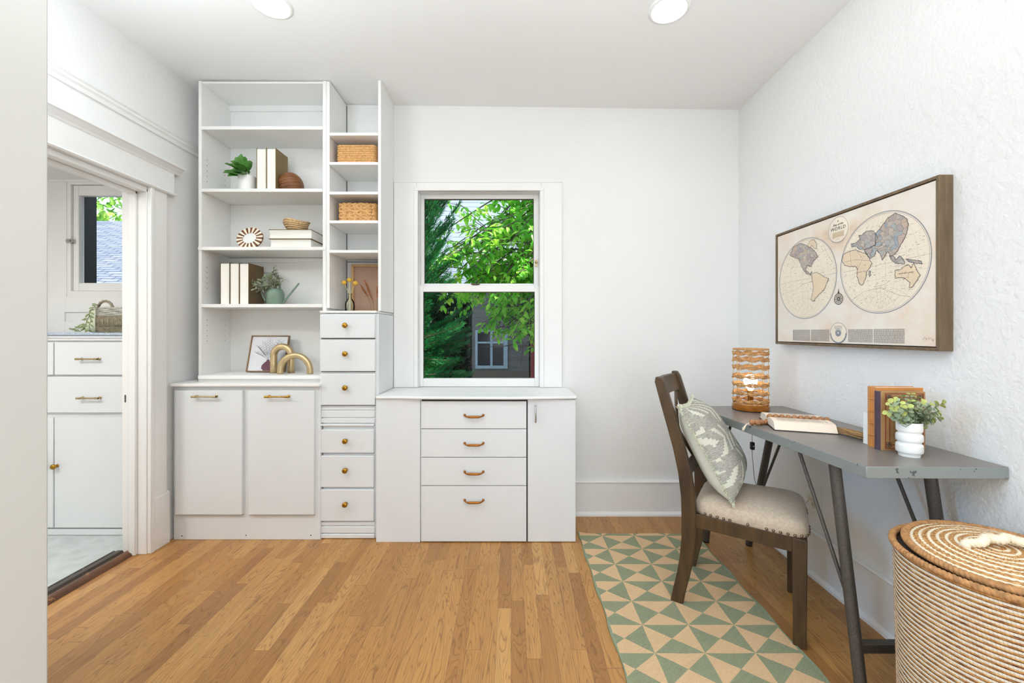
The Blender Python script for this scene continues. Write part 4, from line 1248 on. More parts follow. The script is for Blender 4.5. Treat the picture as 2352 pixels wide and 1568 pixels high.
for (i, j) in ((0, 1), (2, 3)):
    def at(k, zz):
        a, b = legs[k]; return (b[0] + (a[0] - b[0]) * zz / UZ, b[1] + (a[1] - b[1]) * zz / UZ, zz)
    m = MB(); p, q = at(i, 0.18), at(j, 0.18)
    m.tube([p, q], 0.019, 4, up=(0, 1, 1))
    m.build('cross_bar', 'iron', t)
# ---- lamp
lx, ly = PX(1720, 2.19), 2.175
t = thing('rope_lamp', 'open woven rope cylinder lamp glowing on the desk corner', 'lamp', (lx, ly, HZ))
m = MB().lathe([(0.087, 0.004), (0.088, 0.006), (0.088, 0.028), (0.085, 0.030), (0.002, 0.030)], (lx, ly, HZ), 48); m.build('base', 'amber', t, smooth='auto')
MB().lathe([(0.086, 0.0003), (0.087, 0.0045)], (lx, ly, HZ), 48).build('base_pad', 'black', t)
RL = 0.080; m = MB()
for k in range(8):
    a = 2 * pi * (k + 0.25) / 8
    m.tube([(lx + RL * cos(a), ly + RL * sin(a), HZ + 0.028), (lx + RL * cos(a), ly + RL * sin(a), HZ + 0.318)], 0.0016, 6)
for zz in (0.032, 0.316): m.tube(ring(lx, ly, HZ + zz, RL), 0.0016, 6, closed=True)
m.build('wire_frame', 'wire', t, smooth=True)
m = MB(); rows = [811, 825, 843, 863, 882, 901, 919]
for k, yy in enumerate(rows):
    zz = PZ(yy, ly); nn = 144
    for ph in (0, pi):
        pts = [(lx + (RL + 0.004 * cos(8 * a + ph)) * cos(a), ly + (RL + 0.004 * cos(8 * a + ph)) * sin(a), zz + 0.0085 * sin(4 * a + ph + (k % 2) * pi)) for a in [2 * pi * i / nn for i in range(nn)]]
        m.tube(pts, 0.0036, 7, closed=True, sect=rope, twist=220)
    pts = [(lx + RL * cos(a), ly + RL * sin(a), zz) for a in [2 * pi * i / nn for i in range(nn)]]
    m.tube(pts, 0.0046, 8, closed=True, sect=rope, twist=160)
m.tube(ring(lx, ly, HZ + 0.319, RL, 120), 0.0042, 7, closed=True, sect=rope, twist=300)
m.tube(ring(lx, ly, HZ + 0.034, RL, 120), 0.0036, 7, closed=True, sect=rope, twist=300)
m.build('woven_shade', 'hyacinth_lamp', t, smooth=True)
MB().lathe([(0.013, 0.03), (0.013, 0.085), (0.016, 0.09), (0.016, 0.10), (0.012, 0.102)], (lx, ly, HZ), 24).build('socket', 'brass', t, smooth='auto')
m = MB().lathe([(0.010, 0.102), (0.015, 0.112), (0.028, 0.13), (0.0335, 0.152), (0.028, 0.173), (0.014, 0.184), (0.001, 0.186)], (lx, ly, HZ), 28); m.build('bulb', 'bulb', t, smooth=True)
L = light('bulb_light', 'POINT', (0, 0, 0.152), 7.0, (1, 0.84, 0.62), shadow_soft_size=0.018); L.parent = t
# cord with switch, plug
cx, cy = 1.347, 2.312
oy, oz = 2.048, 0.366
t = thing('lamp_cord', 'thin clear lamp cord with black switch hanging to the outlet', 'cord', (cx, cy, 0.4))
pts = [(lx + 0.086, ly + 0.02, HZ + 0.004), (1.36, 2.24, HZ + 0.004), (1.35, 2.285, HZ + 0.005), (cx, cy - 0.006, HZ - 0.004), (cx, cy, HZ - 0.04), (cx, cy, 0.60), (cx, cy, 0.53), (1.352, cy, 0.47), (1.36, 2.30, 0.36), (1.40, 2.26, 0.26), (1.44, 2.2, 0.22), (1.462, 2.12, 0.25), (1.468, 2.08, 0.31), (1.470, 2.06, 0.352), (1.478, oy + 0.004, oz + 0.004)]
def smoothp(pts, k=5):
    P = [Vector(p) for p in pts]; out = []
    for i in range(len(P) - 1):
        p0, p1, p2, p3 = P[max(i - 1, 0)], P[i], P[i + 1], P[min(i + 2, len(P) - 1)]
        for j in range(k):
            u = j / k
            out.append(0.5 * ((2 * p1) + (p2 - p0) * u + (2 * p0 - 5 * p1 + 4 * p2 - p3) * u * u + (3 * p1 - p0 - 3 * p2 + p3) * u ** 3))
    return out + [P[-1]]
MB().tube(smoothp(pts), 0.0022, 6).build('cord', 'cordw', t, smooth=True)
m = MB().box(cx - 0.010, cx + 0.010, cy - 0.012, cy + 0.008, 0.545, 0.588); s_ = m.build('cord_switch', 'black', t, bevel=0.004)
MB().lathe([(0.004, 0), (0.004, 0.001)], (cx, cy - 0.0120, 0.566), 12, ax='y').build('switch_dial', 'chrome', s_)
m = MB().lathe([(0.015, -0.004), (0.017, 0.0), (0.017, 0.014), (0.010, 0.022), (0.004, 0.024)], (XR - 0.009, oy, oz + 0.018), 20, ax='x'); m.build('plug', 'plastic_tan', t, smooth='auto')
# outlet
t = thing('wall_outlet', 'white duplex outlet low on the wall behind the desk', 'outlet', (XR - 0.003, oy, oz))
m = MB().box(XR - 0.006, XR, oy - 0.045, oy + 0.045, oz - 0.070, oz + 0.070); m.build('cover_plate', 'plate', t, bevel=0.003)
for dzz in (-0.02, 0.02):
    r = MB().lathe([(0.0165, 0), (0.0165, 0.0025)], (XR - 0.0055, oy, oz + dzz), 24, ax='x').build('receptacle', 'plastic_tan', t)
    m = MB()
    for sy in (-0.006, 0.006): m.box(XR - 0.0085, XR - 0.0078, oy + sy - 0.001, oy + sy + 0.001, oz + dzz - 0.002, oz + dzz + 0.006)
    m.build('socket_slots', 'black', r)
# ---- standing books
def spined(name, label, x0, x1, y0, y1, z0, h, cover, spine, ang, bands=0):
    """closed book standing, front board facing -y, rounded spine on -x"""
    t = thing(name, label, 'book', (x0, y1, z0), 'books standing on the desk', rotz=ang)
    w, d = x1 - x0, y1 - y0; c = 0.003
    m = MB(); m.box(0.008, w, -d, -d + c, 0, h); m.box(0.008, w, -c, 0, 0, h); m.build('cover', cover, t, bevel=0.001)
    po = [(0.009, -d)] + [(0.009 - 0.009 * sin(pi * i / 10), -d + d * i / 10) for i in range(1, 10)] + [(0.009, 0)]
    sp = MB().prism(po, 'z', 0, h).build('spine', spine, t, smooth='auto', auto=60)
    if bands:
        m = MB()
        for k in range(bands):
            zz = h * (k + 1) / (bands + 1)
            po2 = [(0.010, -d - 0.0005)] + [(0.009 - 0.0122 * sin(pi * i / 10), -d + d * i / 10) for i in range(1, 10)] + [(0.010, 0.0005)]
            m.prism(po2, 'z', zz - 0.002, zz + 0.002)
        m.build('raised_bands', spine, sp, bevel=0.001)
    MB().box(0.009, w - 0.004, -d + c, -c, 0.003, h - 0.003).build('page_block', 'pages', t)
    return t, w, d
spined('book', 'large orange leather book with raised bands standing behind the others', 1.283, 1.447, 1.458, 1.499, HZ, 0.213, 'leather', 'leather', radians(-3), 4)
t, w, d = spined('book', 'tan book with red ruled border and purple spine behind the vase', 1.270, 1.424, 1.428, 1.455, HZ, 0.203, 'cover_tan', 'purple', radians(-3))
h = 0.203; m = MB()
def rect(x0, x1, z0, z1, wd, y=-d - 0.0006):
    for (a, b, c, e) in ((x0, x1, z0, z0 + wd), (x0, x1, z1 - wd, z1), (x0, x0 + wd, z0, z1), (x1 - wd, x1, z0, z1)): m.box(a, b, y, -d + 0.0003, c, e)
rect(0.022, w - 0.006, 0.006, h - 0.006, 0.0025); rect(0.036, w - 0.018, 0.018, h - 0.018, 0.002)
tag(m.build('ruled_border', 'red_ink', t), 'dark red double ruled border')
m = MB()
for (ccx, ccz) in ((0.034, 0.020), (w - 0.018, 0.020), (0.034, h - 0.020), (w - 0.018, h - 0.020), (0.065, h - 0.034)):
    for q in range(4):
        a = pi / 4 + q * pi / 2
        m.tube([(ccx + 0.006 * cos(a) + 0.004 * cos(b), -d - 0.0008, ccz + 0.006 * sin(a) + 0.004 * sin(b)) for b in [2 * pi * i / 10 for i in range(10)]], 0.0009, 4, closed=True)
m.build('corner_ornament', 'ink_dark', t)
book('book', 'small white paperback tucked behind the orange leather book', 'book', 1.296, 1.40, 1.5035, 1.523, HZ, HZ + 0.112, 'white', 'books standing on the desk')
# ---- ribbed white vase with eucalyptus
cx, cy = 1.315, 1.366
t = thing('ribbed_vase', 'white bubble-ribbed ceramic vase near the corner of the desk', 'vase', (cx, cy, HZ))
m = MB(); prof = [(0.036, 0), (0.037, 0.008), (0.0375, 0.0095), (0.044, 0.013), (0.0455, 0.017), (0.0455, 0.035), (0.044, 0.040), (0.0385, 0.043), (0.0385, 0.047), (0.044, 0.050), (0.0452, 0.054), (0.0452, 0.067), (0.0435, 0.072), (0.038, 0.075), (0.038, 0.079), (0.0430, 0.082), (0.0440, 0.086), (0.0440, 0.110), (0.0425, 0.112), (0.0405, 0.110), (0.039, 0.10), (0.038, 0.07), (0.001, 0.065)]
m.lathe([(r * .76, z_) for r, z_ in prof], (cx, cy, HZ), 48); m.build('body', 'white', t, smooth='auto', auto=50)
t = thing('eucalyptus', 'bushy yellow-green faux eucalyptus in the white ribbed vase', 'plant', (cx, cy, HZ + 0.075))
rnd = random.Random(21); m = MB(); m.cur = 0; st = MB()
tips = [(2043, 925), (2040, 950), (2058, 918), (2075, 912), (2090, 906), (2105, 914), (2120, 925), (2138, 930), (2165, 926), (2155, 945), (2160, 957), (2140, 965), (2125, 975), (2110, 978), (2065, 960), (2052, 940), (2085, 935), (2100, 940), (2118, 950), (2075, 930), (2095, 922), (2130, 945), (2070, 950), (2085, 955), (2100, 960), (2115, 962)]
b0 = Vector((cx, cy, HZ + 0.085))
for k, (ex, ey) in enumerate(tips):
    Y = cy + rnd.uniform(-0.055, 0.035)
    e = Vector((PX(ex, Y), Y, PZ(ey, Y))); e.x = min(e.x, XR - 0.03)
    mid = b0.lerp(e, .45) + Vector((0, -0.004, 0.024))
    pts = [b0.lerp(mid, u).lerp(mid.lerp(e, u), u) for u in [i / 7 for i in range(8)]]
    st.tube(pts, 0.0011, 5)
    for j in range(8):
        u = 0.25 + 0.75 * j / 7
        i = min(6, int(u * 7)); p = pts[i].lerp(pts[i + 1], min(1, u * 7 - i)); dr = (pts[i + 1] - pts[i]).normalized()
        a = rnd.uniform(0, 2 * pi); o1 = dr.orthogonal().normalized(); o2 = dr.cross(o1)
        m.cur = 1 if (u > 0.9 or rnd.random() < .08) else 0
        for sg in (1, -1):
            sd = (o1 * cos(a) + o2 * sin(a)) * sg
            L_ = 0.021 * rnd.uniform(.75, 1.15) * (1.15 - 0.45 * u)
            m.leaf(p, sd + dr * .35, dr + Vector((0, -.3, .2)), L_, L_ * 0.95, 0.15, True)
m.build('leaves', ['leaf_euc', 'leaf_euc2'], t, smooth=True); st.build('stems', 'stem', t)
# ---- open book
t = thing('open_book', 'thick book lying open near the desk front edge', 'book', (1.092, 1.718, HZ), rotz=atan2(-0.325, 0.945))
def ztop(b):
    u = abs(b - 0.125) / 0.125
    return 0.020 + 0.018 * min(1, u / 0.22) ** 0.5 * (1 if u < .22 else 1) + (-0.006 * max(0, (u - 0.3) / 0.7) ** 2)
L_ = 0.224; m = MB(); NB = 40
for half in (0, 1):
    rngb = [half * 0.125 + 0.125 * i / (NB // 2) for i in range(NB // 2 + 1)]
    poly = []
    for b in rngb:
        bb = b
        poly.append((bb, ztop(bb)))
    if half == 0:
        poly = [(0.004 - 0.006, 0.004)] + [(poly[0][0] + 0.016, poly[0][1] - 0.002)] + [q for q in poly if q[0] > 0.02] + [(0.125, 0.006)]
    else:
        poly = [(0.125, 0.006)] + [q for q in poly if q[0] < 0.23] + [(0.234, poly[-1][1] - 0.002), (0.252, 0.004)]
    m.prism(poly, 'x', 0.003, L_ - 0.003)
m.build('page_block', 'page', t, smooth='auto', auto=30)
MB().box(0, L_, -0.004, 0.256, 0.0005, 0.0032).build('cover', 'ink_dark', t)
m = MB(); rnd = random.Random(8)
for side in (0, 1):
    k = 0; x = 0.024
    while x < L_ - 0.02:
        if not (0.3 < ((x * 23) % 1) < 0.42):
            b1 = 0.030 + rnd.uniform(0, .012); b2 = 0.104
            if side: b1, b2 = 0.146, 0.220 - rnd.uniform(0, .012)
            n = 8; bs = [b1 + (b2 - b1) * i / n for i in range(n + 1)]
            vs = []
            for b in bs: vs += [(x, b, ztop(b) + 0.0004), (x + 0.0011, b, ztop(b) + 0.0004)]
            m.add(vs, [(2 * i, 2 * i + 1, 2 * i + 3, 2 * i + 2) for i in range(n)])
        x += 0.0043
m.build('printed_text', 'ink', t)
# ---- bead garland
t = thing('bead_garland', 'string of brown wooden beads laid along the open book', 'garland', (1.10, 1.83, HZ))
pos = [(1703, 1.80, HZ + .013), (1714.5, 1.812, HZ + .013), (1726, 1.822, HZ + .013), (1736.5, 1.826, HZ + .012), (1746.5, 1.835, HZ + .016), (1757, 1.845, HZ + .026)]
P_ = [Vector((max(PX(x, Y), 1.052) if x < 1705 else PX(x, Y), Y, zz)) for x, Y, zz in pos]
P_[0].x = 1.058; P_[0].y = 1.815; P_[1].x = 1.079; P_[2].x = 1.103; P_[3].x = 1.120; P_[4].x = 1.1365; P_[5] = Vector((1.142, 1.862, HZ + 0.036))
c0 = Vector((1.092, 1.718, HZ)); ua = Vector((0.945, -0.325, 0)); ub = Vector((0.325, 0.945, 0))
P_ = P_[:5]
for k in range(10):
    P_.append(c0 + ua * (0.014 + 0.0235 * k) + ub * (0.127 + 0.003 * sin(k * 1.3)) + Vector((0, 0, 0.034)))
MB().tube(smoothp(P_, 3), 0.0008, 5).build('string', 'straw', t)
for k, p in enumerate(P_):
    r = 0.0122 if k != 3 else 0.0095
    if k < 5: p = Vector((p.x, p.y, HZ + r))
    MB().sphere(p, r, 16, 10).build('bead', 'bead_wood', t, smooth=True)
m = MB(); q = P_[0]
for k in range(26):
    a = rnd.uniform(0, 2 * pi); rr = rnd.uniform(0.2, 1)
    e = (1.028 - 0.010 + 0.004 * cos(a) * rr, q.y + 0.008 * sin(a) * rr + 0.0, HZ - 0.020 + rnd.uniform(-.006, .006))
    m.tube([(q.x - 0.012, q.y, HZ + .010), (1.033, q.y + 0.002 * sin(a), HZ + 0.004), e], 0.0008, 4)
tag(m.build('tassel', 'rope_cream', t), 'cream thread tassel over the desk edge')
# ---- dried bundle
t = thing('dried_bundle', 'bundle of dried brown grass lying between the open book and the standing books', 'dried grass', (1.325, 1.63, HZ))
m = MB(); rnd = random.Random(4)
a0 = Vector((1.315, 1.735, HZ + 0.011)); a1 = Vector((1.333, 1.555, HZ + 0.013))
for k in range(90):
    o = Vector((rnd.uniform(-1, 1), 0, rnd.uniform(-1, 1)))
    if o.length > 1: o.normalize()
    s0 = a0 + Vector((o.x * 0.010, rnd.uniform(-.01, .02), o.z * 0.008)); s1 = a1 + Vector((o.x * 0.026, rnd.uniform(-.03, .03), o.z * 0.010 + 0.002))
    mid = (s0 + s1) / 2 + Vector((rnd.uniform(-.006, .006), 0, rnd.uniform(-.002, .006)))
    m.tube([s0, mid, s1], [0.0008, 0.0009, 0.0018], 4)
m.build('dried_stalks', 'straw', t)

# ------------------------------------------------------------------ rug
m = MB(); nx, ny = 14, 50; X0, X1, Y0, Y1 = 0.397, 1.090, 0.85, 2.455
def rz(i, j): return 0.007 + 0.0006 * sin(j * 1.7) + 0.0006 * sin(i * 2.1)
def rx(i, j): return X0 + (X1 - X0) * i / nx + 0.004 * sin(j * 0.7) * (abs(2 * i / nx - 1) ** 3)
top = [(rx(i, j), Y0 + (Y1 - Y0) * j / ny + 0.003 * sin(i * .9), rz(i, j) + (0.012 if (i == 0 and j == ny) else 0)) for j in range(ny + 1) for i in range(nx + 1)]
bot = [(p[0], p[1], max(0.0006, p[2] - 0.006)) for p in top]
n = len(top); W_ = nx + 1; F = []
for j in range(ny):
    for i in range(nx):
        a = j * W_ + i; F.append((a, a + 1, a + 1 + W_, a + W_)); F.append((a + n + W_, a + 1 + n + W_, a + 1 + n, a + n))
per = [i for i in range(W_)] + [j * W_ + nx for j in range(1, ny + 1)] + [ny * W_ + i for i in range(nx - 1, -1, -1)] + [j * W_ for j in range(ny - 1, 0, -1)]
for k in range(len(per)):
    a, b = per[k], per[(k + 1) % len(per)]; F.append((a, a + n, b + n, b))
m.add(top + bot, F)
rug = m.build('runner_rug', 'rug', smooth='auto')
tag(rug, 'green and tan triangle-patterned jute runner on the oak floor', 'rug')

# ------------------------------------------------------------------ chair
CO = Vector((0.785, 1.82, 0)); ang = atan2(-0.54, 0.84)
t = thing('dining_chair', 'dark wooden X-back chair with beige nailhead seat at the desk', 'chair', (CO.x, CO.y, 0), rotz=ang)
# local: +x forward (u), +y to the chair's left (v = 0 at the near side ... 0.345 at the far side)
def post(v0, v1, u_off=0.0):
    cl = [(-0.050, 0.0075), (-0.040, 0.06), (-0.024, 0.13), (-0.010, 0.21), (-0.001, 0.30), (0.0, 0.40), (-0.003, 0.48), (-0.016, 0.58), (-0.038, 0.68), (-0.066, 0.78), (-0.098, 0.89), (-0.122, 0.975), (-0.1275, 0.998)]
    wd = [0.052, 0.052, 0.053, 0.055, 0.058, 0.060, 0.058, 0.055, 0.052, 0.050, 0.047, 0.044, 0.026]
    f = [(u + w / 2, zz) for (u, zz), w in zip(cl, wd)]; b = [(u - w / 2, zz) for (u, zz), w in zip(cl, wd)]
    return MB().prism([(p[0] + u_off, p[1]) for p in f + b[::-1]], 'y', v0, v1)
post(-0.024, 0.008).build('rear_leg', 'chair_wood', t, bevel=0.004, world=False)
post(0.322, 0.354).build('rear_leg', 'chair_wood', t, bevel=0.004, world=False)
for v in (-0.038, 0.348):
    m = MB(); m.prism([(0.376, 0.0), (0.418, 0.0), (0.421, 0.414), (0.373, 0.414)], 'y', v - 0.005, v + 0.040 - 0.005)
    if v > 0: m.v = [(p[0] - 0.012, p[1], p[2]) for p in m.v]
    m.v = [(p[0], p[1], max(p[2], 0.0008)) for p in m.v]
    m.build('front_leg', 'chair_wood', t, bevel=0.003, world=False)
m = MB()
def rail(p, q, z0, z1, th=0.018):
    p = Vector(p); q = Vector(q); d = (q - p).normalized(); nrm = Vector((-d.y, d.x)) * th / 2
    c4 = [(p - nrm)[:], (q - nrm)[:], (q + nrm)[:], (p + nrm)[:]]
    return [(c4[0]), (c4[1]), (c4[2]), (c4[3])], z0, z1
for (p, q) in (((0.025, -0.010), (0.378, -0.026)), ((0.025, 0.338), (0.366, 0.362)), ((0.392, -0.005), (0.380, 0.345)), ((0.01, 0.005), (0.01, 0.325))):
    po, a, b = rail(p, q, 0.356, 0.414); m.prism(po, 'z', a, b)
m.build('seat_rail', 'chair_wood', t, bevel=0.002, world=False)
# seat cushion
def foot(sc, nn=72):
    out = []
    for k in range(nn):
        a = 2 * pi * k / nn; e = 0.28
        s = math.copysign(abs(cos(a)) ** e, cos(a)); r_ = math.copysign(abs(sin(a)) ** e, sin(a))
        u = 0.224 + s * 0.206 * sc; hw = (0.172 + 0.034 * (s + 1) / 2); v = 0.164 + r_ * hw * sc + 0.003 * s
        out.append((u, v))
    return out
m = MB(); ly_ = [(0.97, 0.408), (0.995, 0.414), (1.005, 0.430), (1.0, 0.446), (0.975, 0.459), (0.93, 0.468), (0.84, 0.477), (0.7, 0.484), (0.5, 0.490), (0.25, 0.493), (0.02, 0.494)]
nn = 72
for sc, zz in ly_: m.v += [(u, v, zz) for u, v in foot(sc)]
for i in range(len(ly_) - 1):
    for k in range(nn):
        m.f.append((i * nn + k, i * nn + (k + 1) % nn, (i + 1) * nn + (k + 1) % nn, (i + 1) * nn + k)); m.mi.append(0)
m.f.append(tuple(range(nn))[::-1]); m.mi.append(0); m.f.append(tuple((len(ly_) - 1) * nn + k for k in range(nn))); m.mi.append(0)
m.build('seat_cushion', 'linen', t, smooth='auto', auto=60, world=False)
nl = MB().sphere((0, 0, 0), 0.0058, 10, 6).build('nailhead', 'bark', t, smooth=True, world=False)
nl.data.materials[0] = M['copper_nail'] if 'copper_nail' in M else simple('nailhead_bronze', (132, 112, 92), 0.35, 0.8)
F_ = foot(1.005, 400)
sel = []
tot = 0; last = F_[0]; acc = 0.0
for p in F_[1:]:
    acc += sqrt((p[0] - last[0]) ** 2 + (p[1] - last[1]) ** 2); last = p
    if acc > 0.0222:
        acc = 0
        if p[0] > 0.05: sel.append(p)
for i, p in enumerate(sel):
    o = nl if i == 0 else dup(nl, t)
    o.location = (p[0], p[1], 0.4215)
# back: crest rail, lower rail, X splats
m = MB(); ns = 12
def crest(z0, z1, u0, u1, bow, th, name):
    vs = []; m = MB()
    for i in range(ns + 1):
        v = 0.004 + 0.322 * i / ns; bw = -bow * sin(pi * i / ns)
        vs += [(u0 + bw - th / 2, v, z0), (u0 + bw + th / 2, v, z0), (u1 + bw + th / 2, v, z1), (u1 + bw - th / 2, v, z1)]
    fs = [(0, 1, 2, 3), tuple(ns * 4 + k for k in (3, 2, 1, 0))]
    for i in range(ns):
        for k in range(4):
            fs.append((i * 4 + k, (i + 1) * 4 + k, (i + 1) * 4 + (k + 1) % 4, i * 4 + (k + 1) % 4))
    m.add(vs, fs); m.build(name, 'chair_wood', t, bevel=0.002, world=False)
crest(0.905, 0.988, -0.104, -0.126, 0.022, 0.020, 'crest_rail')
crest(0.535, 0.590, -0.008, -0.018, 0.012, 0.018, 'lower_rail')
for (va, vb) in ((0.03, 0.30), (0.30, 0.03)):
    pts = []
    for i in range(9):
        u = i / 8; zz = 0.585 + (0.91 - 0.585) * u; v = va + (vb - va) * u
        uu = -0.017 + (-0.110 + 0.017) * u - 0.018 * sin(pi * u) * 0.6 + (0.004 if va < vb else -0.004)
        pts.append((uu - 0.01, v, zz))
    MB().tube(pts, 0.019, 4, up=(1, 0, 0), sect=lambda ph: 1.0 if abs(sin(ph)) > .5 else 0.42).build('cross_splat', 'chair_wood', t, smooth='auto', world=False)
# ---- pillow
g = N('pillow_weave'); x, y, z_ = g.sep(g.coords('Object'))
row_ = g.math('FLOOR', g.math('DIVIDE', g.math('ADD', z_, 0.5), 0.058))
fz_ = g.math('FLOOR', g.math('DIVIDE', z_, 0.0097))
odd = g.math('FLOORED_MODULO', row_, 2.0)
sg_ = g.math('MULTIPLY_ADD', odd, 2.0, -1.0)
saw = g.math('FRACT', g.math('ADD', g.math('DIVIDE', x, 0.062), g.math('ADD', g.math('MULTIPLY', g.math('MULTIPLY', fz_, sg_), 0.13), g.math('MULTIPLY', odd, 0.37))))
shape = g.math('LESS_THAN', saw, 0.40)
gate = g.math('GREATER_THAN', g.math('FLOORED_MODULO', g.math('ADD', row_, g.math('FLOOR', g.math('DIVIDE', g.math('ADD', x, 0.03), 0.13))), 3.0), 0.5)
shape = g.math('MULTIPLY', shape, gate)
nz = g.noise(g.scale(g.coords('Object'), (60, 60, 620)), 1.0, 3, 0.6); nz2 = g.noise(g.scale(g.coords('Object'), (520, 520, 520)), 1.0, 2)
gr = g.mix(g.n('ShaderNodeMapRange', i={0: g.math('MULTIPLY_ADD', nz, 0.6, g.math('MULTIPLY', nz2, 0.4)), 1: 0.38, 2: 0.62}).outputs[0], lin((128, 125, 117)), lin((196, 192, 180)))
col = g.mix(shape, gr, lin((214, 212, 196)))
g.bump(g.math('ADD', nz, g.math('MULTIPLY', shape, 0.8)), 0.5, 0.002)
M['pillow'] = g.fin(col, 0.95)
M['pillow_back'] = simple('pillow_backing', (214, 212, 194), 0.85, vary=0.03, nscale=20)
M['fringe'] = simple('pillow_fringe', (220, 220, 196), 0.9, vary=0.08, nscale=120)
bot = Vector((0.165, 0.166, 0.498)); topp = Vector((-0.035, 0.166, 0.858))
cl = Matrix.Translation(CO) @ Matrix.Rotation(ang, 4, 'Z')
zc = (topp - bot).normalized(); Hh = (topp - bot).length / 2; xc = Vector((0, 1, 0)); yc = zc.cross(xc).normalized()
# pillow frame: X = width, Z = height, -Y = front (facing up and forward)
xw = (cl.to_3x3() @ xc).normalized(); zw = (cl.to_3x3() @ zc).normalized(); yw = zw.cross(xw).normalized()
R3 = Matrix((xw, yw, zw)).transposed()
fwd = cl.to_3x3() @ Vector((1, 0, 0))
if yw.dot(fwd) > 0:
    xw = -xw; yw = zw.cross(xw).normalized(); R3 = Matrix((xw, yw, zw)).transposed()
pc = cl @ ((bot + topp) / 2)
pil = thing('throw_pillow', 'grey and cream fringed pillow leaning against the chair back', 'pillow', pc, rot=R3.to_euler())
Wp, Hp, Tp = 0.192, Hh + 0.012, 0.094
ng = 36
def pil_pt(i, j, sg, infl=1.0):
    s = -1 + 2 * i / ng; r_ = -1 + 2 * j / ng
    k = 1 - 0.10 * (1 - abs(s) ** 1.5) * abs(r_) ** 2; k2 = 1 - 0.10 * (1 - abs(r_) ** 1.5) * abs(s) ** 2
    th = Tp * max(0, (1 - s ** 4)) ** 0.75 * max(0, (1 - r_ ** 4)) ** 0.75
    th *= (1 + 0.12 * (-r_)) + 0.03 * sin(5 * s + 2 * r_) * (1 - abs(r_))
    return (s * Wp * k2, -sg * th * infl, r_ * Hp * k)
for sg, nm, mt in ((1, 'pillow_front', 'pillow'), (-1, 'pillow_back', 'pillow_back')):
    m = MB(); m.v = [pil_pt(i, j, sg, 1.0 if sg > 0 else 0.75) for j in range(ng + 1) for i in range(ng + 1)]
    for j in range(ng):
        for i in range(ng):
            a = j * (ng + 1) + i; m.f.append((a, a + 1, a + ng + 2, a + ng + 1)); m.mi.append(0)
    m.build(nm, mt, pil, smooth=True, world=False)
m = MB(); rnd = random.Random(9)
per = [(i, 0) for i in range(ng)] + [(ng, j) for j in range(ng)] + [(i, ng) for i in range(ng, 0, -1)] + [(0, j) for j in range(ng, 0, -1)]
for (i, j) in per:
    for q in range(7):
        p = Vector(pil_pt(i, j, 1, 0)); nx_ = Vector((i / ng - .5, 0, j / ng - .5)); nx_ = Vector((nx_.x if abs(nx_.x) > .49 else 0, 0, nx_.z if abs(nx_.z) > .49 else 0)).normalized()
        tg = Vector((nx_.z, 0, -nx_.x)); p = p + tg * rnd.uniform(-.006, .006)
        if nx_.z < -0.5: L_ = 0.007
        else: L_ = rnd.uniform(0.009, 0.017)
        e = p + nx_ * L_ + tg * rnd.uniform(-.004, .004) + Vector((0, rnd.uniform(-.006, .006), 0))
        m.tube([p - nx_ * 0.005 + Vector((0, rnd.uniform(-.003, .003), 0)), e], [0.0022, 0.0014], 4)
m.build('fringe', 'fringe', pil, world=False)

# ------------------------------------------------------------------ hamper
hx, hy, hz_, hr = 1.25, 1.065, 0.605, 0.200
t = thing('lidded_hamper', 'large round woven hamper in brown and white at the corner', 'hamper', (hx, hy, 0))
nseg = 260; rows = int(hz_ / 0.0125); m = MB()
prof = []
for k in range(rows):
    for (f_, d_) in ((0.0, -0.0032), (0.10, 0.0002), (0.20, 0.0012), (0.32, 0.0), (0.42, -0.0030), (0.56, 0.0004), (0.70, 0.0016), (0.86, 0.0004)):
        zz = (k + f_) * 0.0125 + 0.002
        rr = hr - 0.012 * (1 - zz / hz_) - 0.004
        prof.append((rr + d_, zz))
def tw(a, h): return 1 + 0.0022 * abs(sin(15 * a * 3 + h * 240)) 
m.lathe(prof, (hx, hy, 0), nseg, caps=False, rmod=tw)
m.build('woven_body', 'hamper', t, smooth=True)
MB().lathe([(0.18, 0.004), (0.183, 0.03), (hr - 0.014, hz_ - 0.002)], (hx, hy, 0), 60).build('lining', 'gap', t, smooth='auto')
m = MB().tube(ring(hx, hy, hz_ + 0.004, hr - 0.002, 800), 0.0088, 12, closed=True, sect=rope_soft, twist=330); m.build('rim', 'rope_brown', t, smooth=True)
# lid (sits slightly askew)
T = Matrix.Translation((hx + 0.012, hy - 0.002, hz_ + 0.018)) @ Matrix.Rotation(radians(-1.5), 4, 'Y') @ Matrix.Rotation(radians(1.0), 4, 'X')
lid = bpy.data.objects.new('lid', None)
m = MB(); prof = [(0.001, 0.024)]
rr = 0.006
while rr < 0.176:
    zz = 0.024 * (1 - (rr / 0.185) ** 2.2)
    ph = (rr / 0.01075) % 1
    prof.append((rr, zz + 0.0022 * abs(sin(pi * rr / 0.01075)) ** .6)); rr += 0.00134
m.lathe(prof, (0, 0, 0), 160, caps=False, rmod=lambda a, h: 1)
m.xform(T)
lo_ = m.build('lid', 'hamper_lid', t, smooth=True)
# object origin of the lid is the hamper base; the coil pattern is centred on it
m = MB().tube(ring(0, 0, 0.0, 0.181, 800), 0.0096, 12, closed=True, sect=rope_soft, twist=330).xform(T); m.build('lid_rim', 'rope_brown', lo_, smooth=True)
m = MB(); pts = [(-0.085 + 0.17 * i / 24, 0.006 * sin(i), 0.020 + 0.028 * sin(pi * i / 24) ** .8) for i in range(25)]
m.tube(smoothp(pts, 5), 0.0115, 12, sect=rope_soft, twist=420).xform(T @ Matrix.Rotation(radians(-8), 4, 'Z')); tag(m.build('lid_handle', 'rope_cream', lo_, smooth=True), 'cream rope handle')
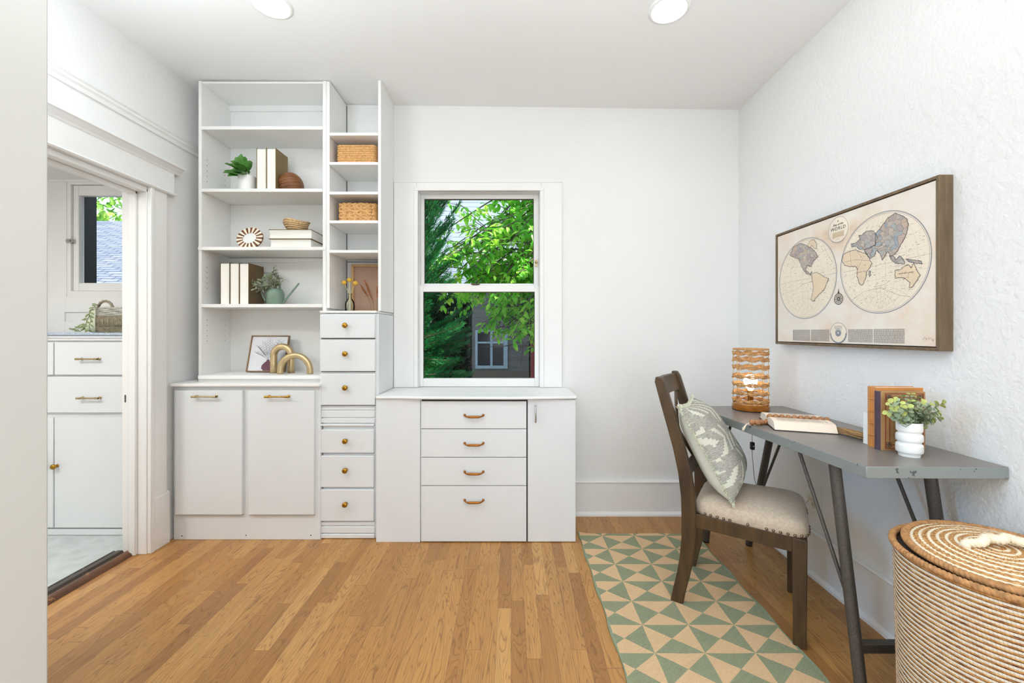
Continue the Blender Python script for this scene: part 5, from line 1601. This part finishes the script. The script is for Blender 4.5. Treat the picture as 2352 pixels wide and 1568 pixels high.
# ------------------------------------------------------------------ world map canvas on the right wall
MX = 1.456; mY0, mY1, mZ0, mZ1 = 1.407, 2.279, 1.136, 1.737
t = thing('world_map', 'large wood-framed antique double-hemisphere map on the textured wall', 'picture', (XR, (mY0 + mY1) / 2, mZ0))
m = MB(); fr = 0.011
m.box(MX, XR, mY0, mY0 + fr, mZ0, mZ1); m.box(MX, XR, mY1 - fr, mY1, mZ0, mZ1)
m.box(MX, XR, mY0 + fr, mY1 - fr, mZ0, mZ0 + fr); m.box(MX, XR, mY0 + fr, mY1 - fr, mZ1 - fr, mZ1)
m.build('frame', 'frame_wood', t, bevel=0.0015)
gp = 0.004
MB().box(MX + 0.004, XR - 0.004, mY0 + fr + gp, mY1 - fr - gp, mZ0 + fr + gp, mZ1 - fr - gp).build('canvas', 'map_canvas', t)
MB().box(MX + 0.014, XR - 0.003, mY0 + fr, mY1 - fr, mZ0 + fr, mZ1 - fr).build('frame_recess', 'gap', t)
CX = MX + 0.004


def Q(x, y):            # detail-crop pixel -> (Y, Z) on the canvas plane
    px, py = 1750 + x / 3.408, 370 + y / 3.408
    Y = CX * FP / (px - 1174)
    return (Y, PZ(py, Y))


def flat(m, poly, lift, th=0.0003):
    n = len(poly)
    v = [(CX - lift, p[0], p[1]) for p in poly]
    m.add(v, [tuple(range(n))])


def stroke(m, pts, w, lift, closed=False):
    n = len(pts); vs = []
    for i, p in enumerate(pts):
        a = pts[(i - 1) % n] if (closed or i) else p; b = pts[(i + 1) % n] if (closed or i < n - 1) else p
        dx, dy = b[0] - a[0], b[1] - a[1]; L = sqrt(dx * dx + dy * dy) or 1
        nx_, ny_ = -dy / L * w / 2, dx / L * w / 2
        vs += [(CX - lift, p[0] + nx_, p[1] + ny_), (CX - lift, p[0] - nx_, p[1] - ny_)]
    fs = [(2 * i, 2 * i + 1, 2 * ((i + 1) % n) + 1, 2 * ((i + 1) % n)) for i in range(n if closed else n - 1)]
    m.add(vs, fs)


def circ(c, r, n=96): return [(c[0] + r * cos(2 * pi * k / n), c[1] + r * sin(2 * pi * k / n)) for k in range(n)]


cW, cE, rH = (2.052, 1.466), (1.634, 1.474), 0.198
sea = MB(); rg = MB(); gd = MB(); cl_ = MB(); ld = MB(); lp = MB()
for c in (cW, cE):
    flat(sea, circ(c, rH), 0.0002)
    stroke(rg, circ(c, rH), 0.0030, 0.0006, True); stroke(rg, circ(c, rH - 0.0055), 0.0009, 0.0006, True)
    R = rH - 0.006
    for k in range(1, 9):          # meridians and parallels
        q = k / 9 * 2 - 1
        pts = []
        for i in range(25):
            th = -pi / 2 + pi * i / 24
            pts.append((c[0] + R * q * cos(th), c[1] + R * sin(th)))
        stroke(gd, pts, 0.0006, 0.0004)
        zc0 = R * sin(q * pi / 2)
        hw = sqrt(max(0, R * R - zc0 * zc0))
        bend = zc0 * 0.35
        stroke(gd, [(c[0] + hw * s, c[1] + zc0 * (1 - .35 * (1 - abs(s) ** 2)) ) for s in [i / 8 - 1 for i in range(17)]], 0.0006, 0.0004)
    for rr in (0.03, 0.055, 0.08):  # polar rings at the south
        stroke(gd, [(c[0] + rr * cos(a), c[1] - R + 0.012 + rr * sin(a)) for a in [0.15 * pi + 0.7 * pi * i / 12 for i in range(13)]], 0.0006, 0.0004)
    for a in range(9):
        an = 0.15 * pi + 0.7 * pi * a / 8
        stroke(gd, [(c[0] + 0.004 * cos(an), c[1] - R + 0.012), (c[0] + 0.10 * cos(an), c[1] - R + 0.012 + 0.10 * sin(an))], 0.0005, 0.0004)
sea.build('printed_sea', 'map_sea', t); rg.build('hemisphere_ring', 'map_ring', t); gd.build('graticule', 'map_grid', t)
rnd = random.Random(77)


def rough(poly, amp=3.6, sub=6):
    out = []
    for i in range(len(poly)):
        a, b = poly[i], poly[(i + 1) % len(poly)]
        for k in range(sub):
            u = k / sub
            out.append((a[0] + (b[0] - a[0]) * u + rnd.uniform(-amp, amp) * (k > 0), a[1] + (b[1] - a[1]) * u + rnd.uniform(-amp, amp) * (k > 0)))
    return out


africa = [(640, 730), (690, 702), (740, 695), (790, 715), (820, 725), (845, 765), (862, 800), (845, 835), (820, 870), (815, 915), (795, 960), (780, 972), (760, 945), (745, 895), (750, 850), (735, 825), (700, 825), (650, 815), (628, 780)]
europe = [(735, 640), (700, 650), (705, 672), (745, 668), (765, 690), (800, 690), (840, 680), (890, 655), (905, 590), (875, 545), (820, 545), (785, 580), (760, 580), (770, 610)]
asia = [(890, 570), (930, 520), (990, 440), (1050, 405), (1110, 430), (1140, 455), (1150, 500), (1135, 570), (1110, 620), (1085, 660), (1065, 700), (1040, 730), (1010, 745), (985, 705), (962, 745), (945, 775), (925, 720), (900, 700), (880, 740), (850, 765), (815, 720), (800, 695), (830, 685), (890, 655)]
sea_isl = [(1000, 740), (1020, 780), (1060, 800), (1120, 805), (1110, 770), (1080, 740), (1055, 770), (1035, 745)]
aus = [(1045, 855), (1085, 848), (1110, 825), (1150, 810), (1170, 838), (1190, 800), (1215, 850), (1240, 890), (1220, 930), (1180, 985), (1155, 990), (1160, 950), (1130, 920), (1090, 910), (1045, 915)]
png = [(1130, 765), (1180, 772), (1250, 782), (1255, 805), (1200, 795), (1150, 785)]
mad = [(838, 865), (852, 860), (852, 895), (842, 905)]
nam = [(218, 735), (250, 672), (300, 642), (345, 655), (400, 690), (425, 715), (440, 748), (405, 780), (388, 825), (355, 815), (345, 855), (375, 880), (395, 862), (385, 892), (350, 880), (325, 850), (305, 805), (292, 768), (250, 750)]
green = [(360, 660), (378, 625), (408, 614), (428, 640), (430, 688), (412, 682), (392, 660), (372, 685)]
sam = [(390, 885), (430, 868), (480, 900), (522, 920), (512, 950), (490, 1005), (450, 1040), (418, 1075), (412, 1095), (395, 1092), (385, 1078), (400, 1030), (403, 970), (395, 925)]
for ip, (poly, pale) in enumerate(((africa, 1), (europe, 0), (asia, 0), (sea_isl, 0), (aus, 1), (png, 0), (mad, 0), (nam, 0), (green, 1), (sam, 1))):
    pp = [Q(*q) for q in rough(poly)]
    one = MB(); flat(one, pp, 0.0007 + 0.00004 * ip); one.build('printed_continent', 'map_land_pale' if pale else 'map_land', t)
    cxm = sum(q[0] for q in poly) / len(poly); cym = sum(q[1] for q in poly) / len(poly)
    for _ in range(0 if len(poly) < 9 else (16 if poly is asia else 7)):
        q = rnd.choice(poly); f_ = rnd.uniform(.1, .7); x, y = q[0] + (cxm - q[0]) * f_, q[1] + (cym - q[1]) * f_
        w_ = [(x, y)]
        for _k in range(5):
            x += rnd.uniform(-9, 9) + (cxm - x) * .06; y += rnd.uniform(-9, 9) + (cym - y) * .06; w_.append((x, y))
        stroke(cl_, [Q(*v) for v in w_], 0.0006, 0.0010)
    stroke(cl_, pp, 0.0016, 0.0013, True)
for b in (((745, 700), (790, 760), (750, 850)), ((650, 790), (740, 770), (850, 780)), ((750, 870), (820, 860)), ((690, 702), (700, 820)), ((405, 930), (450, 960), (500, 950)), ((410, 1010), (460, 1000)), ((430, 870), (440, 940))):
    stroke(cl_, [Q(*q) for q in b], 0.0007, 0.0010)
# soundings, tracks and coast hatching
def onsea(Y, Z, c): return (Y - c[0]) ** 2 + (Z - c[1]) ** 2 < (rH - 0.012) ** 2
for k in range(650):
    c = cE if k % 5 < 3 else cW
    Y = c[0] + rnd.uniform(-1, 1) * rH; Z = c[1] + rnd.uniform(-.8, .8) * rH
    if not onsea(Y, Z, c): continue
    L = rnd.uniform(0.003, 0.011); a = rnd.uniform(-.35, .05)
    stroke(cl_, [(Y, Z), (Y - L, Z - L * a)], 0.0007, 0.0005)
for poly in (asia, nam, sam, aus, sea_isl, europe, africa, png):
    for i in range(0, len(poly)):
        for s in range(4):
            a, b = poly[i], poly[(i + 1) % len(poly)]; u = s / 4
            x, y = a[0] + (b[0] - a[0]) * u, a[1] + (b[1] - a[1]) * u
            if rnd.random() < .55: stroke(cl_, [Q(x - rnd.uniform(2, 9), y + rnd.uniform(-2, 2)), Q(x + rnd.uniform(3, 12), y + rnd.uniform(-2, 2))], 0.0005, 0.0012)
for tr in (((140, 965), (300, 930), (520, 888), (590, 872)), ((150, 1040), (260, 1010), (330, 960), (400, 940)), ((640, 870), (760, 845), (980, 800), (1330, 720)), ((700, 1090), (800, 1020), (930, 990), (1080, 1050), (1150, 1060)), ((480, 650), (520, 740), (560, 800)), ((880, 985), (960, 965), (1010, 930)), ((430, 760), (480, 700), (500, 690)), ((230, 850), (260, 800), (240, 770))):
    stroke(cl_, [Q(*q) for q in tr], 0.0006, 0.0005)
cl_.build('printed_coastlines', 'map_line', t)
# title medallion
tc = Q(604, 535); m = MB(); rt = 0.057
m.lathe([(rt, 0), (rt, 0.003), (rt - 0.003, 0.0042), (0.001, 0.0042)], (CX, tc[0], tc[1]), 60, ax='x'); med = m.build('title_medallion', 'map_sea', t, smooth='auto')
m = MB(); stroke(m, circ(tc, rt - 0.001, 60), 0.0014, 0.0046, True); stroke(m, [(tc[0] + 0.008, tc[1] - 0.041), (tc[0] + 0.002, tc[1] - 0.044), (tc[0] - 0.002, tc[1] - 0.041), (tc[0] - 0.009, tc[1] - 0.043)], 0.0012, 0.0048)
m.build('medallion_border', 'map_ring', t)
m = MB(); m.add([(CX - 0.0045, tc[0] + 0.032, tc[1] - 0.010), (CX - 0.0045, tc[0] - 0.032, tc[1] - 0.010), (CX - 0.0045, tc[0] - 0.032, tc[1] - 0.034), (CX - 0.0045, tc[0] + 0.032, tc[1] - 0.034)], [(0, 1, 2, 3)])
m.build('medallion_block', 'map_grid', t)


def text(s, Y, Z, size, mat, name, lift, parent, space=1.0, shear=0.0):
    cu = bpy.data.curves.new('lettering', 'FONT'); cu.body = s; cu.size = size; cu.align_x = 'CENTER'; cu.align_y = 'CENTER'
    cu.space_character = space; cu.shear = shear; cu.extrude = 0.0001
    tmp = bpy.data.objects.new('lettering', cu); COL.objects.link(tmp)
    me = bpy.data.meshes.new_from_object(tmp.evaluated_get(bpy.context.evaluated_depsgraph_get()))
    bpy.data.objects.remove(tmp); bpy.data.curves.remove(cu)
    o = ORG[parent.name]
    for v in me.vertices:
        x, y = v.co.x, v.co.y
        v.co = (CX - lift - v.co.z - o[0], Y - x - o[1], Z + y - o[2])
    me.materials.clear(); me.materials.append(M[mat])
    ob = bpy.data.objects.new(name, me); COL.objects.link(ob); ob.parent = parent
    return ob


text('A', tc[0], tc[1] + 0.038, 0.011, 'ink_dark', 'title_text', 0.0047, t)
text('Map of the', tc[0], tc[1] + 0.023, 0.013, 'ink_dark', 'title_text', 0.0047, t, 1.0, 0.2)
text('WORLD', tc[0], tc[1] + 0.005, 0.020, 'ink_dark', 'title_text', 0.0047, t, 1.25)
na = Q(1128, 875); text('NEW HOLLAND', na[0], na[1], 0.0065, 'ink_dark', 'map_text', 0.0012, t, 1.3)
# compass
cc = Q(601, 1078); m = MB()
for r_, w_ in ((0.024, 0.003), (0.016, 0.001), (0.006, 0.004)): stroke(m, circ(cc, r_, 40), w_, 0.0006, True)
for k in range(16):
    a = 2 * pi * k / 16; stroke(m, [(cc[0] + 0.004 * cos(a), cc[1] + 0.004 * sin(a)), (cc[0] + 0.022 * cos(a), cc[1] + 0.022 * sin(a))], 0.0012 if k % 2 else 0.0022, 0.0007)
flat(m, [(cc[0] - 0.006, cc[1] + 0.026), (cc[0] + 0.006, cc[1] + 0.026), (cc[0] + 0.0025, cc[1] + 0.034), (cc[0], cc[1] + 0.048), (cc[0] - 0.0025, cc[1] + 0.034)], 0.0008)
m.build('compass_rose', 'ink_dark', t)
# text block and lower medallion
m = MB(); zb1, zb0 = 1.212, 1.158
def yy(x): return CX * FP / (1750 + x / 3.408 - 1174)
for (xa_, xb_) in ((243, 378), (386, 528), (676, 868), (876, 1118)):
    Ya, Yb = yy(xa_), yy(xb_); r_ = 0
    zz = zb1
    while zz > zb0:
        x = Ya
        while x > Yb:
            w = min(rnd.uniform(0.004, 0.012), x - Yb)
            stroke(m, [(x, zz), (x - w, zz)], 0.0016, 0.0005); x -= w + 0.0014
        zz -= 0.0031
m.build('printed_text_block', 'ink', t)
lc = Q(599, 1345); m = MB(); flat(m, circ(lc, 0.046, 60), 0.0008); m.build('lower_medallion', 'map_sea', t)
m = MB(); stroke(m, circ(lc, 0.046, 60), 0.0016, 0.0012, True); stroke(m, [(lc[0] + 0.043 * cos(a), lc[1] + 0.043 * sin(a)) for a in [pi + pi * i / 30 for i in range(31)]], 0.005, 0.0012)
stroke(m, circ((lc[0], lc[1] + 0.002), 0.016, 30), 0.002, 0.0012, True); stroke(m, circ((lc[0], lc[1] + 0.001), 0.009, 30), 0.010, 0.0011, True)
for k in range(-2, 3): stroke(m, [(lc[0] + 0.022, lc[1] + 0.026 + k * 0.003), (lc[0] - 0.022, lc[1] + 0.026 + k * 0.003)], 0.0009, 0.0012)
m.build('medallion_globe', 'map_ring', t)
m = MB(); sg = [Q(x, y) for x, y in ((1262, 1400), (1275, 1378), (1290, 1392), (1283, 1402), (1298, 1382), (1305, 1396), (1312, 1374), (1310, 1400), (1322, 1380), (1328, 1396), (1333, 1384), (1346, 1404), (1340, 1410), (1334, 1402), (1344, 1396))]
stroke(m, sg, 0.0010, 0.0006); m.build('scribbled_signature', 'ink_dark', t)

# ------------------------------------------------------------------ outside the windows
struct('unseen_shade_wall', MB().box(1.75, 3.2, 2.9, 6.6, -0.35, 3.7), 'siding')  # unseen block added to keep the sun off the lower garden
struct('ground', MB().box(-14, 14, 2.95, 18, -0.5, -0.35), 'soil')


def along(pts, u):
    i = min(len(pts) - 2, int(u * (len(pts) - 1))); f = u * (len(pts) - 1) - i
    return pts[i].lerp(pts[i + 1], f)


# leafy tree: trunk to the right, boughs drooping across the window
rnd = random.Random(31)
t = thing('leafy_tree', 'bright green broad-leaved tree spreading across the window view', 'tree', (1.35, 5.9, -0.35))
m = MB(); m.tube(smoothp([(1.35, 5.9, -0.35), (1.3, 5.8, 1.0), (1.1, 5.5, 2.2), (0.8, 5.2, 3.4)]), 0.09, 10)
lf = MB()
def leaves_on(pts, n, L0, lo=0.1):
    for j in range(n):
        u = rnd.uniform(lo, 1); p = along(pts, u)
        d = Vector((rnd.uniform(-1, 1), rnd.uniform(-1, .4), rnd.uniform(-1.1, .35)))
        L = L0 * rnd.uniform(.7, 1.2)
        lf.leaf(p + Vector((rnd.uniform(-.02, .02), rnd.uniform(-.02, .02), rnd.uniform(-.03, .01))), d, (rnd.uniform(-.5, .5), -.5, 1), L, L * 0.52, 0.3)
for k in range(98):
    s0 = Vector((1.25 - rnd.uniform(0, .6), rnd.uniform(4.6, 5.7), rnd.uniform(1.4, 3.5)))
    ex = rnd.uniform(-1.15, .55)
    zt = rnd.uniform(1.05, 3.0) if k % 3 else rnd.uniform(1.0, 1.8)
    if ex < -0.35:
        ex = rnd.uniform(-.5, .2) if k % 3 else ex
    if ex < -0.3: zt = max(zt, 1.9)
    e = Vector((ex, rnd.uniform(3.9, 5.0), zt))
    mid = (s0 + e) / 2 + Vector((0, 0, rnd.uniform(.15, .5)))
    pts = [s0.lerp(mid, u).lerp(mid.lerp(e, u), u) for u in [i / 8 for i in range(9)]]
    m.tube(pts, [0.014 - 0.0013 * i for i in range(9)], 5)
    leaves_on(pts, 44, 0.085, .25)
    for q in range(4):
        b = along(pts, rnd.uniform(.3, .95)); e2 = b + Vector((rnd.uniform(-.4, .3), rnd.uniform(-.25, .2), rnd.uniform(-.3, .2)))
        pp = [b, (b + e2) / 2 + Vector((0, 0, .04)), e2]; m.tube(pp, [0.005, 0.004, 0.002], 4); leaves_on(pp, 10, 0.08)
for k in range(36):     # low boughs in front of the shed
    e = Vector((0, rnd.uniform(4.0, 4.7), 0)); e.x = PX(rnd.uniform(1000, 1235), e.y); e.z = PZ(rnd.uniform(668, 770 if e.x > -.35 else 715), e.y)
    s0 = e + Vector((rnd.uniform(.3, .8), rnd.uniform(.2, .6), rnd.uniform(.3, .6)))
    mid = (s0 + e) / 2 + Vector((0, 0, .12)); pts = [s0.lerp(mid, u).lerp(mid.lerp(e, u), u) for u in [i / 8 for i in range(9)]]
    m.tube(pts, [0.008 - 0.0007 * i for i in range(9)], 5); leaves_on(pts, 30, 0.08, .2)
for k in range(45):     # bare twigs at the lower right
    b = Vector((rnd.uniform(.1, .5), rnd.uniform(4.3, 4.8), rnd.uniform(1.05, 1.6))); e2 = b + Vector((rnd.uniform(-.5, .1), rnd.uniform(-.2, .2), rnd.uniform(-.25, .2)))
    m.tube([b, (b + e2) / 2 + Vector((0, 0, rnd.uniform(-.05, .06))), e2], [0.006, 0.004, 0.002], 4)
m.build('trunk_and_branches', 'bark', t, smooth='auto'); lf.build('foliage', 'tree_leaf', t)

# juniper on the left
t = thing('juniper', 'dark green feathery juniper at the window edge near the bookcase', 'shrub', (-1.35, 4.25, -0.35))
m = MB(); m.tube([(-1.35, 4.25, -0.35), (-1.3, 4.25, 1.2), (-1.2, 4.2, 2.6)], [0.08, 0.06, 0.03], 8)
lf = MB(); rnd = random.Random(12)
for k in range(300):
    zb = rnd.uniform(-0.1, 2.5)
    s0 = Vector((-1.3 + rnd.uniform(-.15, .15), 4.2 + rnd.uniform(-.3, .3), zb))
    if zb > 1.1: e = s0 + Vector((rnd.uniform(.25, .85), rnd.uniform(-.75, -.1), rnd.uniform(.3, .85)))
    else: e = s0 + Vector((rnd.uniform(.1, 1.0), rnd.uniform(-.6, .2), rnd.uniform(-.1, .45)))
    if e.z < 1.3 and e.x > -0.4: e.x = rnd.uniform(-.95, -.45)
    mid = (s0 + e) / 2 + Vector((0.06, 0, -.05))
    pts = [s0.lerp(mid, u).lerp(mid.lerp(e, u), u) for u in [i / 8 for i in range(9)]]
    m.tube(pts, [0.008 - 0.0007 * i for i in range(9)], 4)
    ax = (e - s0).normalized()
    for j in range(520):
        u = rnd.uniform(.15, 1); p = along(pts, u)
        w = 0.060 * (1.15 - u)
        q = Vector((rnd.uniform(-1, 1), rnd.uniform(-1, 1), rnd.uniform(-1, 1)))
        p = p + q * w
        d = (ax * 1.0 + q * .6 + Vector((0, 0, .2))).normalized()
        sd = d.orthogonal().normalized() * 0.0030
        L = rnd.uniform(.020, .044)
        lf.add([p - sd, p + sd, p + d * L * .6 + sd * .8, p + d * L, p + d * L * .6 - sd * .8], [(0, 1, 2, 3, 4)])
m.build('stem', 'bark', t, smooth='auto'); lf.build('foliage', 'juniper_leaf', t)

# dark evergreen hedge closing the view below the tree
rnd = random.Random(40)
t = thing('hedge', 'dark evergreen hedge behind the juniper and garden shed', 'hedge', (-1.2, 9.0, -0.35))
MB().box(-3.5, 3.5, 8.95, 9.6, -0.35, 2.0).build('inner_branches', 'bark', t)
lf = MB()
for k in range(9000):
    x = rnd.uniform(-3.4, 3.0); zz = rnd.uniform(-.3, 2.3 + .25 * sin(x * 2.3))
    lf.leaf((x, 8.9 + rnd.uniform(-.25, .1), zz), (rnd.uniform(-1, 1), rnd.uniform(-1, .1), rnd.uniform(-1, .6)), (0, -.3, 1), 0.14, 0.07, .2)
lf.build('foliage', 'hedge_leaf', t)

# weathered shed
t = thing('garden_shed', 'weathered grey timber shed seen beneath the tree leaves', 'shed', (0.2, 7.4, -0.35))
Y = 7.0; m = MB()
zz = -0.35; k = 0
while zz < 2.3:
    m.box(-0.66, 0.30, Y - 0.012 - 0.004 * (k % 2), Y + 0.01, zz, zz + 0.118); zz += 0.12; k += 1
m.box(-0.66, 0.30, Y + 0.01, Y + 1.2, -0.35, 2.3)
m.build('board_wall', 'weathered', t)
m = MB(); wx0, wx1, wz0, wz1 = PX(1092, Y), PX(1166, Y), PZ(846, Y), PZ(758, Y); Yf = Y - 0.04
for (a, b, c, d_) in ((wx0, wx1, wz0, wz0 + .05), (wx0, wx1, wz1 - .03, wz1), (wx0, wx0 + .04, wz0 + .05, wz1 - .03), (wx1 - .07, wx1, wz0 + .05, wz1 - .03), ((wx0 + wx1) / 2 - .02, (wx0 + wx1) / 2 + .02, wz0 + .05, wz1 - .03), (wx0 + .04, (wx0 + wx1) / 2 - .02, (wz0 + wz1) / 2 + .1, (wz0 + wz1) / 2 + .13), ((wx0 + wx1) / 2 + .02, wx1 - .07, (wz0 + wz1) / 2 + .1, (wz0 + wz1) / 2 + .13)): m.box(a, b, Yf, Yf + 0.03, c, d_)
w = m.build('shed_window', 'blue_sash', t, bevel=0.002)
MB().box(-0.66, 0.30, Y - 0.03, Y - 0.012, -0.35, wz0 - 0.04).build('base_board', 'bark', t)
MB().box(wx0, wx1, Yf + 0.02, Yf + 0.026, wz0, wz1).build('window_pane', 'dark_glass', w)
MB().prism([(Y - 0.05, 2.3), (Y - 0.05, 2.35), (Y + 0.6, 2.6), (Y + 1.25, 2.35), (Y + 1.25, 2.3)], 'x', -0.7, 0.34).build('roof', 'weathered', t)
tag(MB().box(0.33, 0.50, 6.96, 7.02, -0.35, 1.5).box(0.35, 0.48, 6.95, 6.96, 0.2, 1.45).build('red_shutter', 'red_paint', bevel=0.003), 'dark red painted board beside the garden shed', 'board')
# pale neighbouring house behind the tree
t = thing('neighbour_house', 'pale lap-sided house glimpsed through the tree leaves', 'house', (0, 12.2, -0.35))
MB().box(-5.0, 5, 11.5, 13.5, -0.35, 5.6).build('siding_wall', 'siding', t)
MB().prism([(11.0, 5.5), (12.5, 7.3), (14.0, 5.5)], 'x', -5.3, 5.3).build('roof', 'shingle', t)
# roof seen through the pantry window
t = thing('shingled_house', 'house with grey shingle roof seen through the pantry window', 'house', (-7.5, 7.6, -0.35))
rf = thing_roof = MB().box(-3.6, 4.3, 0, 4.4, 0, 0.06)
T = Matrix.Translation((-8.2, 5.6, 1.55)) @ Matrix.Rotation(radians(29), 4, 'X')
o = bpy.data.objects.new('roof', None)
bpy.data.objects.remove(o)
me_o = rf.build('roof', 'shingle', t, world=False)
me_o.matrix_local = Matrix.Translation(-Vector(ORG[t.name])) @ T
MB().box(-11.6, -3.8, 5.9, 9.4, -0.35, 1.62).build('wall', 'siding', t)
rnd = random.Random(2)
for i, (tx, ty, tz, sc) in enumerate(((-11.3, 11.8, 3.7, 2.1),)):
    lab = ['round-topped green tree behind the shingle roof, in the pantry pane', 'green tree rising beyond the far end of the shingle roof', 'smaller green tree by the near end of the shingle roof'][i]
    t = thing('tree', lab, 'tree', (tx, ty, -0.35))
    MB().tube([(tx, ty, -0.35), (tx + .1, ty, tz)], [0.16, 0.08], 8).build('trunk', 'bark', t, smooth='auto')
    lf = MB()
    for k in range(3200):
        v = Vector((rnd.gauss(0, 1), rnd.gauss(0, 1), rnd.gauss(0, 1))).normalized() * rnd.uniform(.55, 1) ** .5 * sc
        v.z *= .8; b = Vector((tx, ty, tz + .5)) + v * (1 + .15 * sin(5 * v.x) * cos(4 * v.z))
        lf.leaf(b, (rnd.uniform(-1, 1), rnd.uniform(-1, 1), rnd.uniform(-1, .5)), (0, 0, 1), 0.20, 0.11, .2)
    lf.build('foliage', 'far_leaf', t)
for o in bpy.data.objects:
    if o.type == 'MESH' and o.parent is None and 'category' not in o and 'kind' not in o:
        print('UNTAGGED', o.name)
